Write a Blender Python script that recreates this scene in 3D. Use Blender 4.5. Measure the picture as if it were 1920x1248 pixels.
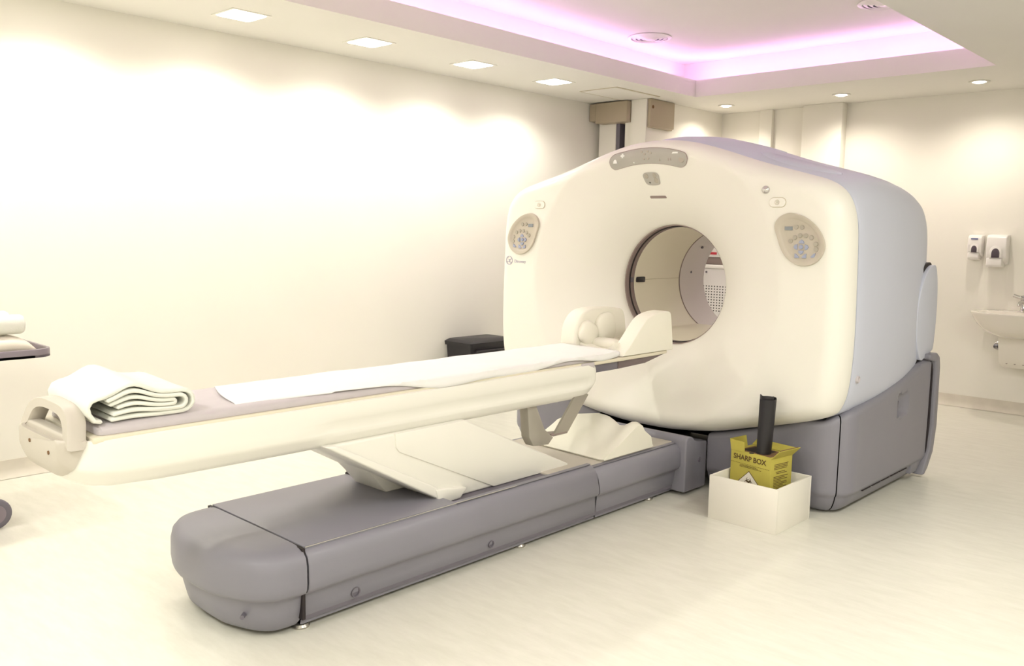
import bpy, bmesh, math, random
from mathutils import Vector, Matrix
random.seed(7)
R = math.radians
scene = bpy.context.scene
for o in list(bpy.data.objects):
    bpy.data.objects.remove(o, do_unlink=True)
COL = scene.collection

# ------------------------------------------------------------ camera
cam_d = bpy.data.cameras.new('camera')
cam = bpy.data.objects.new('camera', cam_d); COL.objects.link(cam)
YAW, PITCH, ROLL, FPX = .7538, -.1153, .0191, 1630.5
fw = Vector((math.cos(YAW)*math.cos(PITCH), math.sin(YAW)*math.cos(PITCH), math.sin(PITCH)))
r0 = Vector((math.sin(YAW), -math.cos(YAW), 0)); u0 = r0.cross(fw)
rt = r0*math.cos(ROLL)+u0*math.sin(ROLL); up = u0*math.cos(ROLL)-r0*math.sin(ROLL)
m3 = Matrix((rt, up, -fw)).transposed()
cam.matrix_world = Matrix.Translation((-2.322, -2.855, 1.4185)) @ m3.to_4x4()
cam_d.sensor_fit = 'HORIZONTAL'; cam_d.sensor_width = 36; cam_d.lens = FPX*36/1920
cam_d.clip_start = .05; cam_d.clip_end = 60
scene.camera = cam

# ------------------------------------------------------------ world, exposure
w = bpy.data.worlds.new('world'); scene.world = w; w.use_nodes = True
w.node_tree.nodes['Background'].inputs[0].default_value = (.8, .85, .9, 1)
w.node_tree.nodes['Background'].inputs[1].default_value = .3
vs = scene.view_settings
vs.view_transform = 'Standard'; vs.look = 'None'; vs.gamma = 1; vs.use_curve_mapping = False
vs.exposure = 0.68
WALL_SPOT = 25      # W, square downlights along the left wall
FILL_PANEL = 19     # W, unseen ceiling panels added as general room fill
SMALL_SPOT = 21     # W, small round downlights by the back wall
COVE = 8.5         # emission strength of the cove strips

# ------------------------------------------------------------ materials
def lin(c):
    return tuple((v/12.92 if v <= .04045 else ((v+.055)/1.055)**2.4) for v in [x/255 for x in c])
def mat(name, rgb, rough=.5, metal=0, noise=.03, scale=6, bump=0, bscale=200, coat=0, spec=.5):
    m = bpy.data.materials.new(name); m.use_nodes = True
    nt = m.node_tree; b = nt.nodes['Principled BSDF']
    c = lin(rgb)
    tc = nt.nodes.new('ShaderNodeTexCoord')
    if noise:
        n = nt.nodes.new('ShaderNodeTexNoise'); n.inputs['Scale'].default_value = scale; n.inputs['Detail'].default_value = 4
        nt.links.new(tc.outputs['Object'], n.inputs['Vector'])
        rp = nt.nodes.new('ShaderNodeValToRGB')
        rp.color_ramp.elements[0].position = .3; rp.color_ramp.elements[1].position = .7
        rp.color_ramp.elements[0].color = (*[max(0, v*(1-noise)) for v in c], 1)
        rp.color_ramp.elements[1].color = (*[min(1, v*(1+noise)) for v in c], 1)
        nt.links.new(n.outputs['Fac'], rp.inputs['Fac']); nt.links.new(rp.outputs['Color'], b.inputs['Base Color'])
    else:
        b.inputs['Base Color'].default_value = (*c, 1)
    b.inputs['Roughness'].default_value = rough; b.inputs['Metallic'].default_value = metal
    b.inputs['Coat Weight'].default_value = coat; b.inputs['Coat Roughness'].default_value = .15
    b.inputs['Specular IOR Level'].default_value = spec
    if bump:
        n2 = nt.nodes.new('ShaderNodeTexNoise'); n2.inputs['Scale'].default_value = bscale; n2.inputs['Detail'].default_value = 3
        nt.links.new(tc.outputs['Object'], n2.inputs['Vector'])
        bp = nt.nodes.new('ShaderNodeBump'); bp.inputs['Strength'].default_value = bump; bp.inputs['Distance'].default_value = .004
        nt.links.new(n2.outputs['Fac'], bp.inputs['Height']); nt.links.new(bp.outputs['Normal'], b.inputs['Normal'])
    return m
def emit(name, rgb, s):
    m = bpy.data.materials.new(name); m.use_nodes = True
    b = m.node_tree.nodes['Principled BSDF']; c = lin(rgb)
    b.inputs['Base Color'].default_value = (*c, 1)
    b.inputs['Emission Color'].default_value = (*c, 1); b.inputs['Emission Strength'].default_value = s
    return m
M = dict(
    wall=mat('painted_plaster', (238, 234, 224), .75, noise=.012, scale=2, bump=.05, bscale=150),
    ceil=mat('ceiling_paint', (234, 231, 224), .85, noise=.01, scale=2),
    base=mat('vinyl_cove', (214, 206, 192), .5, noise=.06, scale=9),
    white=mat('cream_plastic', (240, 237, 228), .38, noise=.008, scale=3),
    cradle=mat('cream_cradle_plastic', (242, 239, 230), .35, noise=.008, scale=3),
    shell=mat('pale_blue_plastic', (203, 206, 221), .42, noise=.012, scale=3),
    grey=mat('slate_grey_plastic', (136, 134, 144), .42, noise=.02, scale=5, bump=.06, bscale=400),
    greyd=mat('dark_slate_plastic', (112, 107, 117), .5, noise=.02, scale=5),
    mauve=mat('mauve_ring_plastic', (148, 131, 127), .45, noise=.03, scale=8),
    tunnel=mat('bore_liner', (238, 231, 212), .5, noise=.01, scale=3),
    tunnel2=mat('rear_bore_liner', (224, 216, 214), .5, noise=.01, scale=3),
    dark=mat('dark_gap', (38, 30, 34), .6, noise=.05),
    panel=mat('control_panel_taupe', (196, 187, 172), .5, noise=.01),
    disp=mat('display_grey', (176, 172, 164), .3, noise=.03, scale=14, coat=.3),
    btn=mat('round_key', (176, 168, 155), .5, noise=.02),
    btnb=mat('blue_key', (160, 166, 190), .45, noise=.02),
    screen=mat('small_screen', (140, 146, 150), .2, noise=.02),
    icon=mat('white_icon', (240, 240, 235), .5, noise=0),
    logo=mat('lilac_print', (192, 185, 202), .6, noise=0),
    line=mat('panel_seam_beige', (198, 188, 164), .6, noise=0),
    endpl=mat('taupe_plastic', (196, 188, 176), .45, noise=.015),
    pad=mat('lavender_pad', (198, 190, 192), .7, noise=.02, scale=20, bump=.1, bscale=300),
    sheet=mat('white_cotton', (240, 238, 236), .9, noise=.012, scale=8, bump=.15, bscale=350),
    towel=mat('white_terry', (236, 236, 226), .95, noise=.02, scale=30, bump=.35, bscale=260),
    foam=mat('cream_vinyl_foam', (240, 236, 222), .55, noise=.01, scale=6, bump=.04, bscale=60),
    linen=mat('beige_linen', (226, 218, 204), .9, noise=.03, scale=20, bump=.15, bscale=300),
    metal=mat('brushed_steel', (176, 172, 164), .32, metal=.85, noise=.04, scale=20),
    chrome=mat('chrome', (210, 208, 208), .12, metal=1, noise=0),
    bracket=mat('painted_bracket', (176, 170, 160), .4, metal=.35, noise=.03),
    traye=mat('tray_edge', (226, 218, 196), .35, noise=.01),
    carbon=mat('dark_tray_underside', (118, 104, 104), .4, noise=.05, scale=12),
    boxm=mat('taupe_metal_box', (176, 162, 140), .5, noise=.015),
    black=mat('black_plastic', (34, 31, 36), .42, noise=.05, scale=10),
    binw=mat('white_laminate', (240, 235, 224), .45, noise=.008),
    yellow=mat('yellow_card', (188, 176, 78), .7, noise=.04, scale=14),
    brown=mat('brown_print', (92, 70, 34), .7, noise=0),
    kraft=mat('kraft_board_edge', (126, 96, 66), .85, noise=.05, scale=30),
    ceramic=mat('white_ceramic', (238, 232, 222), .12, noise=0, coat=.5),
    disw=mat('white_abs', (240, 236, 232), .3, noise=0),
    tint=mat('smoked_window', (84, 74, 82), .2, noise=0),
    cab=mat('white_cabinet', (226, 222, 220), .45, noise=.01),
    red=mat('red_label', (186, 44, 60), .5, noise=0),
    blue=mat('blue_label', (110, 116, 160), .5, noise=0),
    trol=mat('trolley_grey', (138, 128, 136), .35, noise=.03),
    lamp=emit('lamp_panel', (255, 250, 238), 9),
    lampd=emit('fill_panel_diffuser', (255, 252, 245), 1.2),
    lamp2=emit('lamp_bulb', (255, 246, 232), 14),
    cove=emit('magenta_led', (242, 186, 252), COVE),
)
def floor_mat():
    m = bpy.data.materials.new('vinyl_floor'); m.use_nodes = True
    nt = m.node_tree; b = nt.nodes['Principled BSDF']
    tc = nt.nodes.new('ShaderNodeTexCoord')
    mp = nt.nodes.new('ShaderNodeMapping'); mp.inputs['Scale'].default_value = (9, 2.2, 1); mp.inputs['Rotation'].default_value = (0, 0, .5)
    nt.links.new(tc.outputs['Object'], mp.inputs['Vector'])
    n = nt.nodes.new('ShaderNodeTexNoise'); n.inputs['Scale'].default_value = 2.2; n.inputs['Detail'].default_value = 8; n.inputs['Roughness'].default_value = .7
    nt.links.new(mp.outputs['Vector'], n.inputs['Vector'])
    rp = nt.nodes.new('ShaderNodeValToRGB')
    for e, p, c in zip(rp.color_ramp.elements, (.3, .62), ((222, 219, 206), (232, 229, 217))):
        e.position = p; e.color = (*lin(c), 1)
    nt.links.new(n.outputs['Fac'], rp.inputs['Fac']); nt.links.new(rp.outputs['Color'], b.inputs['Base Color'])
    b.inputs['Roughness'].default_value = .33; b.inputs['Specular IOR Level'].default_value = .4
    return m
M['floor'] = floor_mat()

# ------------------------------------------------------------ helpers
def finish(bm, name, m, parent=None, sharp=38, local=False):
    bmesh.ops.remove_doubles(bm, verts=bm.verts, dist=1e-5)
    bmesh.ops.recalc_face_normals(bm, faces=bm.faces)
    me = bpy.data.meshes.new(name); bm.to_mesh(me); bm.free()
    return mesh_obj(me, name, m, parent, sharp, local)
def root_of(o):
    v = Vector((0, 0, 0))
    while o:
        v += o.location; o = o.parent
    return v
def mesh_obj(me, name, m, parent=None, sharp=38, local=False):
    for p in me.polygons: p.use_smooth = True
    me.set_sharp_from_angle(angle=R(sharp))
    o = bpy.data.objects.new(name, me); COL.objects.link(o)
    if m is not None: me.materials.append(M[m] if isinstance(m, str) else m)
    if parent:
        o.parent = parent
        if not local: me.transform(Matrix.Translation(-root_of(parent)))
    return o
def thing(name, label, cat, loc=(0, 0, 0), group=None, rotz=0):
    o = bpy.data.objects.new(name, None); COL.objects.link(o)
    o.empty_display_size = .1; o.location = loc; o.rotation_euler = (0, 0, rotz)
    return tag(o, label, cat, group)
def tag(o, label, cat, group=None):
    o['label'] = label; o['category'] = cat
    if group: o['group'] = group
    return o
def struct(o, label=None):
    o['kind'] = 'structure'
    if label: o['label'] = label
    return o
def box(bm, a, b, bev=0, seg=2):
    t = bmesh.new()
    v = [t.verts.new((x, y, z)) for x in (a[0], b[0]) for y in (a[1], b[1]) for z in (a[2], b[2])]
    for f in ((0, 1, 3, 2), (4, 6, 7, 5), (0, 4, 5, 1), (2, 3, 7, 6), (0, 2, 6, 4), (1, 5, 7, 3)):
        t.faces.new([v[i] for i in f])
    bmesh.ops.recalc_face_normals(t, faces=t.faces)
    if bev: bmesh.ops.bevel(t, geom=t.edges[:], offset=bev, segments=seg, profile=.5, affect='EDGES', clamp_overlap=True)
    merge(bm, t); return bm
def merge(bm, t):
    me = bpy.data.meshes.new('tmp'); t.to_mesh(me); t.free(); bm.from_mesh(me); bpy.data.meshes.remove(me)
def P3(ax, p, q):
    return {'X': (q, p[0], p[1]), 'Y': (p[0], q, p[1]), 'Z': (p[0], p[1], q)}[ax]
def prism(bm, pts, ax, a, b, bev=0, seg=2, only_caps=False):
    t = bmesh.new()
    lo = [t.verts.new(P3(ax, p, a)) for p in pts]; hi = [t.verts.new(P3(ax, p, b)) for p in pts]
    n = len(pts)
    t.faces.new(lo); t.faces.new(hi[::-1])
    for i in range(n): t.faces.new((lo[i], lo[(i+1) % n], hi[(i+1) % n], hi[i]))
    bmesh.ops.recalc_face_normals(t, faces=t.faces)
    if bev:
        caps = set(lo) | set(hi)
        ed = [e for e in t.edges if not only_caps or (e.verts[0] in lo) == (e.verts[1] in lo)]
        bmesh.ops.bevel(t, geom=ed, offset=bev, segments=seg, profile=.5, affect='EDGES', clamp_overlap=True)
    merge(bm, t); return bm
def loft(bm, rings, closed=True, cap0=False, cap1=False):
    vs_ = [[bm.verts.new(p) for p in r] for r in rings]
    n = len(rings[0])
    for a, b in zip(vs_, vs_[1:]):
        for i in range(n if closed else n-1):
            j = (i+1) % n
            try: bm.faces.new((a[i], a[j], b[j], b[i]))
            except ValueError: pass
    if cap0: bm.faces.new(vs_[0][::-1])
    if cap1: bm.faces.new(vs_[-1])
    return vs_
def lathe(bm, prof, c, ax='Z', n=32, cap=True):
    rings = []
    for r, h in prof:
        ring = []
        for i in range(n):
            a = 2*math.pi*i/n; p = (max(r, 1e-4)*math.cos(a), max(r, 1e-4)*math.sin(a))
            q = {'Z': (p[0], p[1], h), 'X': (h, p[0], p[1]), 'Y': (p[0], h, p[1])}[ax]
            ring.append((c[0]+q[0], c[1]+q[1], c[2]+q[2]))
        rings.append(ring)
    loft(bm, rings, True, cap, cap); return bm
def tube(bm, path, r, n=10, cap=True):
    P = [Vector(p) for p in path]; rings = []; nrm = None
    for i, p in enumerate(P):
        d = (P[min(i+1, len(P)-1)]-P[max(i-1, 0)]).normalized()
        if nrm is None: nrm = d.orthogonal().normalized()
        nrm = (nrm-d*nrm.dot(d)).normalized(); bn = d.cross(nrm)
        rings.append([p+(nrm*math.cos(2*math.pi*k/n)+bn*math.sin(2*math.pi*k/n))*r for k in range(n)])
    loft(bm, rings, True, cap, cap); return bm
def spline(pts, n=8, closed=True):
    out = []; N = len(pts)
    for i in range(N if closed else N-1):
        g = lambda k: pts[k % N] if closed else pts[min(max(k, 0), N-1)]
        p0, p1, p2, p3 = g(i-1), g(i), g(i+1), g(i+2)
        for k in range(n):
            t = k/n
            out.append(tuple(.5*(2*b+(c-a)*t+(2*a-5*b+4*c-d)*t*t+(3*b-a-3*c+d)*t**3) for a, b, c, d in zip(p0, p1, p2, p3)))
    if not closed: out.append(tuple(pts[-1]))
    return out
def rrect(w, h, r, n=5, c=(0, 0)):
    out = []
    for cx, cy, a0 in ((w/2-r, h/2-r, 0), (-w/2+r, h/2-r, 90), (-w/2+r, -h/2+r, 180), (w/2-r, -h/2+r, 270)):
        for k in range(n+1):
            a = R(a0+90*k/n); out.append((c[0]+cx+r*math.cos(a), c[1]+cy+r*math.sin(a)))
    return out
def circ(r, n=16, c=(0, 0)):
    return [(c[0]+r*math.cos(2*math.pi*k/n), c[1]+r*math.sin(2*math.pi*k/n)) for k in range(n)]
def interp(x, xs, ys):
    if x <= xs[0]: return ys[0]
    for a, b, c, d in zip(xs, xs[1:], ys, ys[1:]):
        if x <= b: return c+(d-c)*(x-a)/(b-a)
    return ys[-1]
def sstep(t):
    t = min(max(t, 0), 1); return t*t*(3-2*t)
def copy_tree(o, parent=None):
    c = o.copy(); COL.objects.link(c)
    if parent: c.parent = parent
    for ch in [x for x in bpy.data.objects if x.parent == o]: copy_tree(ch, c)
    return c
def text_mesh(s, size, ext=.0006, bold=0):
    cu = bpy.data.curves.new('txt', 'FONT'); cu.body = s; cu.size = size; cu.align_x = 'CENTER'; cu.align_y = 'CENTER'; cu.extrude = ext
    cu.offset = bold
    o = bpy.data.objects.new('txt', cu); COL.objects.link(o)
    dg = bpy.context.evaluated_depsgraph_get()
    me = bpy.data.meshes.new_from_object(o.evaluated_get(dg))
    bpy.data.objects.remove(o, do_unlink=True); return me
def put_text(s, size, origin, xdir, ydir, name, m, parent, sx=1):
    me = text_mesh(s, size)
    x, y = Vector(xdir).normalized(), Vector(ydir).normalized(); z = x.cross(y)
    T = Matrix.Translation(origin) @ Matrix((x*sx, y, z)).transposed().to_4x4()
    me.transform(T); me.materials.clear()
    return mesh_obj(me, name, m, parent, 30)

# ============================================================ ROOM
YL, XB, X1, Y1, H = 2.444, 5.72, 4.38, 1.814, 2.65
YR, XN = -4.3, -4.4                 # walls on the unseen sides
TX0, TX1, TY0, TY1 = -1.3, 4.59, -1.0, 1.44   # ceiling recess
ZU = 3.02
b = bmesh.new(); box(b, (XN-.1, YR-.1, -.1), (XB+.1, YL+.1, 0)); floor = struct(finish(b, 'floor', 'floor'), 'pale cream vinyl floor')
b = bmesh.new(); box(b, (XN-.1, YL, 0), (XB+.1, YL+.1, 3.1)); struct(finish(b, 'wall_left', 'wall'))
b = bmesh.new(); box(b, (XB, YR-.1, 0), (XB+.1, YL, 3.1)); struct(finish(b, 'wall_back', 'wall'))
b = bmesh.new(); box(b, (XN-.1, YR-.1, 0), (XB, YR, 3.1)); struct(finish(b, 'wall_right', 'wall'))
b = bmesh.new(); box(b, (XN-.1, YR, 0), (XN, YL, 3.1)); struct(finish(b, 'wall_front', 'wall'))
# lowered ceiling frame round the recess; its edge is the fascia
b = bmesh.new()
for a, c in (((XN, YR, H), (TX0, YL, 2.795)), ((TX1, YR, H), (XB, YL, 2.795)), ((TX0, YR, H), (TX1, TY0, 2.795)), ((TX0, TY1, H), (TX1, YL, 2.795))):
    box(b, a, c)
struct(finish(b, 'ceiling', 'ceil'))
b = bmesh.new(); box(b, (XN, YR, ZU), (XB, YL, ZU+.1)); struct(finish(b, 'ceiling', 'ceil'), 'raised centre of the ceiling')
SB = .34                               # cove set-back walls
for i, (a, c) in enumerate((((TX0-SB-.05, TY0-SB, 2.795), (TX0-SB, TY1+SB, ZU)), ((TX1+SB, TY0-SB, 2.795), (TX1+SB+.05, TY1+SB, ZU)),
             ((TX0-SB, TY0-SB-.05, 2.795), (TX1+SB, TY0-SB, ZU)), ((TX0-SB, TY1+SB, 2.795), (TX1+SB, TY1+SB+.05, ZU)))):
    b = bmesh.new(); box(b, a, c); struct(finish(b, 'trim_%d' % (i+1), 'ceil'))
# column in the back left corner: full-height post, recess with two thinner posts
b = bmesh.new(); box(b, (X1, Y1, 0), (XB, 1.982, H)); struct(finish(b, 'wall_alcove', 'wall'))
b = bmesh.new(); box(b, (X1+.05, 2.19, 0), (X1+.3, 2.385, H)); struct(finish(b, 'trim_5', 'wall'))
b = bmesh.new(); box(b, (X1+.04, 1.982, 0), (X1+.3, 2.075, H)); struct(finish(b, 'trim_6', 'wall'))
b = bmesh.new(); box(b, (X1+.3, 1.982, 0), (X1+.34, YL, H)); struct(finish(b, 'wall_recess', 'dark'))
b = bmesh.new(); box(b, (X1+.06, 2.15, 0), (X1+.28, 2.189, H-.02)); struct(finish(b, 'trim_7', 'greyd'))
b = bmesh.new(); box(b, (X1+.14, 2.385, 0), (X1+.3, YL, H)); struct(finish(b, 'trim_8', 'wall'))
# pilasters on the back wall
for i, (y0, y1, d) in enumerate(((1.24, 1.37, .05), (.522, .90, .11))):
    b = bmesh.new(); box(b, (XB-d, y0, 0), (XB, y1, H), .004); struct(finish(b, 'trim_%d' % (9+i), 'wall'))
# coved skirting
def skirting(name, p0, p1, nrm):
    prof = [(0, .1), (.006, .1), (.007, .045), (.018, .018), (.045, .002), (0, .002)]
    b = bmesh.new(); n = Vector(nrm)
    loft(b, [[Vector(p)+n*d+Vector((0, 0, z)) for d, z in prof] for p in (p0, p1)], True, True, True)
    return struct(finish(b, name, 'base', sharp=60))
skirting('baseboard_left', (XN, YL, 0), (X1+.1, YL, 0), (0, -1, 0))
skirting('baseboard_back', (XB, .52, 0), (XB, YR, 0), (-1, 0, 0))
skirting('baseboard_right', (XN, YR, 0), (XB, YR, 0), (0, 1, 0))

# ============================================================ LIGHTS
def spot(parent, loc, energy, size, blend, rad, col=(.99, .975, .865), tilt=0, kind='SPOT'):
    l = bpy.data.lights.new('lamp_light', 'SPOT'); l.energy = energy; l.spot_size = R(size); l.spot_blend = blend
    l.shadow_soft_size = rad; l.color = col
    o = bpy.data.objects.new('lamp_light', l); COL.objects.link(o); o.parent = parent; o.location = Vector(loc)-root_of(parent)
    o.rotation_euler = (tilt, 0, 0)
    return o
def square_downlight(x, y, label, group, watt):
    t = thing('square_downlight', label, 'ceiling light', (x, y, H), group)
    b = bmesh.new()
    for a, c in (((-.125, -.125), (.125, -.105)), ((-.125, .105), (.125, .125)), ((-.125, -.105), (-.105, .105)), ((.105, -.105), (.125, .105))):
        box(b, (x+a[0], y+a[1], H-.004), (x+c[0], y+c[1], H+.002))
    finish(b, 'frame', 'ceil', t)
    b = bmesh.new(); prism(b, rrect(.212, .212, .02, 4, (x, y)), 'Z', H-.006, H-.001); finish(b, 'lamp_panel', 'lamp', t)
    spot(t, (x, y, H-.03), watt, 150, .55, .07)
    return t
names = {-1.45: 'square ceiling light beside the left wall, farther out of frame than its neighbour', -.52: 'square ceiling light beside the left wall just outside the top left of the frame', .41: 'nearest square ceiling light beside the left wall, first from the left',
         1.34: 'square ceiling light beside the left wall, second from the left',
         2.30: 'square ceiling light beside the left wall, third from the left',
         3.22: 'square ceiling light beside the left wall, the one nearest the ceiling hatch'}
for x, lb in names.items():
    square_downlight(x, 1.93, lb or 'square ceiling light beside the left wall, outside the frame towards the viewer', 'square lights along the left wall', WALL_SPOT)
def fill_panel(x, y, label):  # unseen lamps added to fill the room from the right and behind
    t = thing('fill_panel_light', label, 'ceiling light', (x, y, H), 'added fill panel lights')
    b = bmesh.new()
    for a, c in (((-.31, -.31), (.31, -.285)), ((-.31, .285), (.31, .31)), ((-.31, -.285), (-.285, .285)), ((.285, -.285), (.31, .285))):
        box(b, (x+a[0], y+a[1], H-.008), (x+c[0], y+c[1], H+.002))
    finish(b, 'frame', 'ceil', t)
    b = bmesh.new(); box(b, (x-.284, y-.284, H-.005), (x+.284, y+.284, H-.001)); finish(b, 'diffuser', 'lampd', t)
    l = bpy.data.lights.new('fill_light', 'AREA'); l.shape = 'SQUARE'; l.size = .56; l.energy = FILL_PANEL; l.color = (.985, .99, .95)
    o = bpy.data.objects.new('fill_light', l); COL.objects.link(o); o.parent = t; o.location = (0, 0, -.012)
fill_panel(1.4, -3.1, 'added unseen fill panel light over the right side, nearest the basin wall')
fill_panel(-.6, -3.1, 'added unseen fill panel light over the right side, in the middle of its row')
fill_panel(-2.6, -3.1, 'added unseen fill panel light over the right side, farthest from the basin wall')
fill_panel(-2.9, -.9, 'added unseen fill panel light behind the viewer in the middle of the room')
fill_panel(-2.9, 1.2, 'added unseen fill panel light behind the viewer near the left wall')
def small_downlight(y, label):
    x = 5.2
    t = thing('round_downlight', label, 'ceiling light', (x, y, H), 'small round lights along the back wall')
    b = bmesh.new(); lathe(b, [(.045, H-.001), (.075, H-.001), (.078, H-.004), (.070, H-.008), (.05, H-.006), (.045, H-.001)], (x, y, 0), 'Z', 28, False); finish(b, 'bezel', 'ceil', t)
    b = bmesh.new(); lathe(b, [(.002, H-.012), (.03, H-.012), (.044, H-.004), (.044, H-.001)], (x, y, 0), 'Z', 24); finish(b, 'bulb', 'lamp2', t)
    spot(t, (x, y, H-.03), SMALL_SPOT, 155, .9, .025, (1, .92, .80))
small_downlight(1.475, 'small round downlight in the ceiling corner left of the pilasters')
small_downlight(.366, 'small round downlight just right of the wide pilaster')
small_downlight(-.722, 'small round downlight above the soap dispensers')
# pink LED strips lying on the cove ledge
zl = 2.80
for a, c, lb in (((TX0-.2, TY1+.16, zl), (TX1+.2, TY1+.19, zl+.012), 'pink light strip in the ceiling cove along the left wall'),
             ((TX0-.2, TY0-.19, zl), (TX1+.2, TY0-.16, zl+.012), 'pink light strip in the ceiling cove on the right side'),
             ((TX1+.16, TY0-.1, zl), (TX1+.19, TY1+.1, zl+.012), 'pink light strip in the ceiling cove along the back wall'),
             ((TX0-.19, TY0-.1, zl), (TX0-.16, TY1+.1, zl+.012), 'pink light strip in the ceiling cove nearest the viewer')):
    b = bmesh.new(); box(b, a, c, .003); tag(finish(b, 'light_strip', 'cove'), lb, 'light strip', 'cove light strips')
# air diffusers
def diffuser(x, y, label):
    t = thing('air_diffuser', label, 'air vent', (x, y, ZU), 'round ceiling air diffusers')
    b = bmesh.new(); lathe(b, [(.002, ZU-.002), (.15, ZU-.002), (.15, ZU), (.002, ZU)], (x, y, 0), 'Z', 40); finish(b, 'backing', 'shell', t)
    for r_, d in ((.178, .003), (.142, .006), (.108, .009), (.074, .011)):
        b = bmesh.new()
        lathe(b, [(r_-.03, ZU-d-.006), (r_, ZU-.003), (r_, ZU-.007), (r_-.026, ZU-d-.012), (r_-.03, ZU-d-.006)], (x, y, 0), 'Z', 40, False); finish(b, 'ring', 'disw', t)
    b = bmesh.new(); lathe(b, [(.002, ZU-.022), (.036, ZU-.021), (.042, ZU-.017), (.03, ZU-.008), (.002, ZU-.008)], (x, y, 0), 'Z', 32); finish(b, 'centre_cone', 'disw', t)
diffuser(3.766, 1.381, 'round white air diffuser over the scanner in the raised ceiling')
diffuser(3.876, -.468, 'round white air diffuser cut by the top edge of the photo')
# ceiling hatch
t = thing('ceiling_hatch', 'square access hatch in the ceiling above the corner post', 'hatch', (4.07, 1.87, H))
b = bmesh.new(); box(b, (3.74, 1.685, H-.006), (4.37, 2.055, H+.001), .002); finish(b, 'panel', 'ceil', t)
b = bmesh.new()
for y in (1.675, 2.065): box(b, (3.73, y-.008, H-.004), (4.375, y+.008, H+.001))
for x in (3.732,): box(b, (x-.006, 1.68, H-.004), (x+.006, 2.06, H+.001))
finish(b, 'frame', 'line', t)

# ============================================================ METAL BOXES ON THE CORNER POST
t = thing('door_track_box', 'long taupe metal housing under the ceiling beside the left wall', 'metal box', (X1, 2.2, 2.44))
b = bmesh.new(); box(b, (X1-.06, 1.99, 2.452), (X1+.28, 2.352, H-.012), .006); finish(b, 'housing', 'boxm', t)
b = bmesh.new(); box(b, (X1-.045, 2.362, 2.478), (X1+.13, 2.436, H-.012), .004); finish(b, 'end_section', 'boxm', t)
b = bmesh.new(); box(b, (X1-.03, 2.352, 2.46), (X1+.1, 2.362, H-.014)); finish(b, 'gap', 'dark', t)
t = thing('wall_control_box', 'taupe metal box with a keyhole on the corner post above the scanner', 'metal box', (4.59, Y1-.05, 2.4))
b = bmesh.new(); box(b, (4.395, Y1-.035, 2.405), (4.79, Y1-.001, H-.003), .006); finish(b, 'body', 'boxm', t)
b = bmesh.new(); box(b, (4.395, Y1-.034, 2.39), (4.76, Y1-.002, 2.407), .003); finish(b, 'cable_duct', 'boxm', t)
b = bmesh.new(); lathe(b, [(.001, Y1-.040), (.013, Y1-.039), (.016, Y1-.034), (.016, Y1-.03)], (4.432, 0, 2.575), 'Y', 20); finish(b, 'lock', 'kraft', t)

# ============================================================ SCANNER GANTRY
ZB, RB, RC = 1.126, .36, .83
half = [(0, 1.955), (.18, 1.94), (.36, 1.897), (.64, 1.808), (.88, 1.742), (1.0, 1.706), (1.075, 1.66), (1.122, 1.59), (1.148, 1.48), (1.158, 1.285),
        (1.166, .93), (1.156, .70), (1.13, .585), (1.08, .525), (.9, .462), (.664, .40), (.45, .345), (.2, .31), (0, .303)]
outl = spline(half+[(-y, z) for y, z in half[-2:0:-1]], 10)
pol = sorted((math.atan2(z-ZB, y) % (2*math.pi), math.hypot(y, z-ZB)) for y, z in outl)
pa = [p[0]-2*math.pi for p in pol[-3:]]+[p[0] for p in pol]+[p[0]+2*math.pi for p in pol[:3]]
pr_ = [p[1] for p in pol[-3:]]+[p[1] for p in pol]+[p[1] for p in pol[:3]]
def rho(a): return interp(a % (2*math.pi), pa, pr_)
def faceX(y, z):
    r = math.hypot(y, z-ZB); t = min(max((RC-r)/(RC-RB), 0), 1)
    return 1.80+.30*(.55*t+.45*t**2.4)
def rimX(s, wd=.105, dp=.14):
    if s >= wd: return 0
    q = 1-s/wd; return dp*(1-math.sqrt(max(0, 1-q*q)))
gan = thing('scanner_gantry', 'large cream and pale blue scanner gantry with round bore on slate grey base', 'medical scanner', (2.5, 0, 0))
NT = 288
b = bmesh.new()
angs = [2*math.pi*i/NT for i in range(NT)]
rings = []
us1 = [i/30 for i in range(31)]; 
us2 = [i/26 for i in range(1, 27)]
def ring_pts(fr):
    out = []
    for a in angs:
        rr = rho(a); rc = min(RC, rr-.11) if rr-.11 < RC else RC
        out.append((a, rr, rc))
    return out
base_ = ring_pts(0)
for u in us1:
    ring = []
    for a, rr, rc in base_:
        r = RB+(rc-RB)*u; y, z = r*math.cos(a), ZB+r*math.sin(a)
        ring.append((faceX(y, z), y, z))
    rings.append(ring)
for u in us2:
    ring = []
    for a, rr, rc in base_:
        # denser towards the rim
        k = 1-(1-u)**1.8; r = rc+(rr-rc)*k; y, z = r*math.cos(a), ZB+r*math.sin(a)
        x = faceX(y, z)
        ring.append((x+rimX(rr-r)*(1.94-x)/.14, y, z))
    rings.append(ring)
# inner lip of the bore and rim return
lip = []
for dr, dx in ((-.004, .012), (-.004, .03)):
    lip.append([(faceX(0, ZB+RB)+dx, (RB+dr)*math.cos(a), ZB+(RB+dr)*math.sin(a)) for a in angs])
ret = [[(1.955, (rr-.001)*math.cos(a), ZB+(rr-.001)*math.sin(a)) for a, rr, rc in base_]]
loft(b, lip[::-1]+rings+ret)
finish(b, 'front_cover', 'white', gan, 60)
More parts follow.
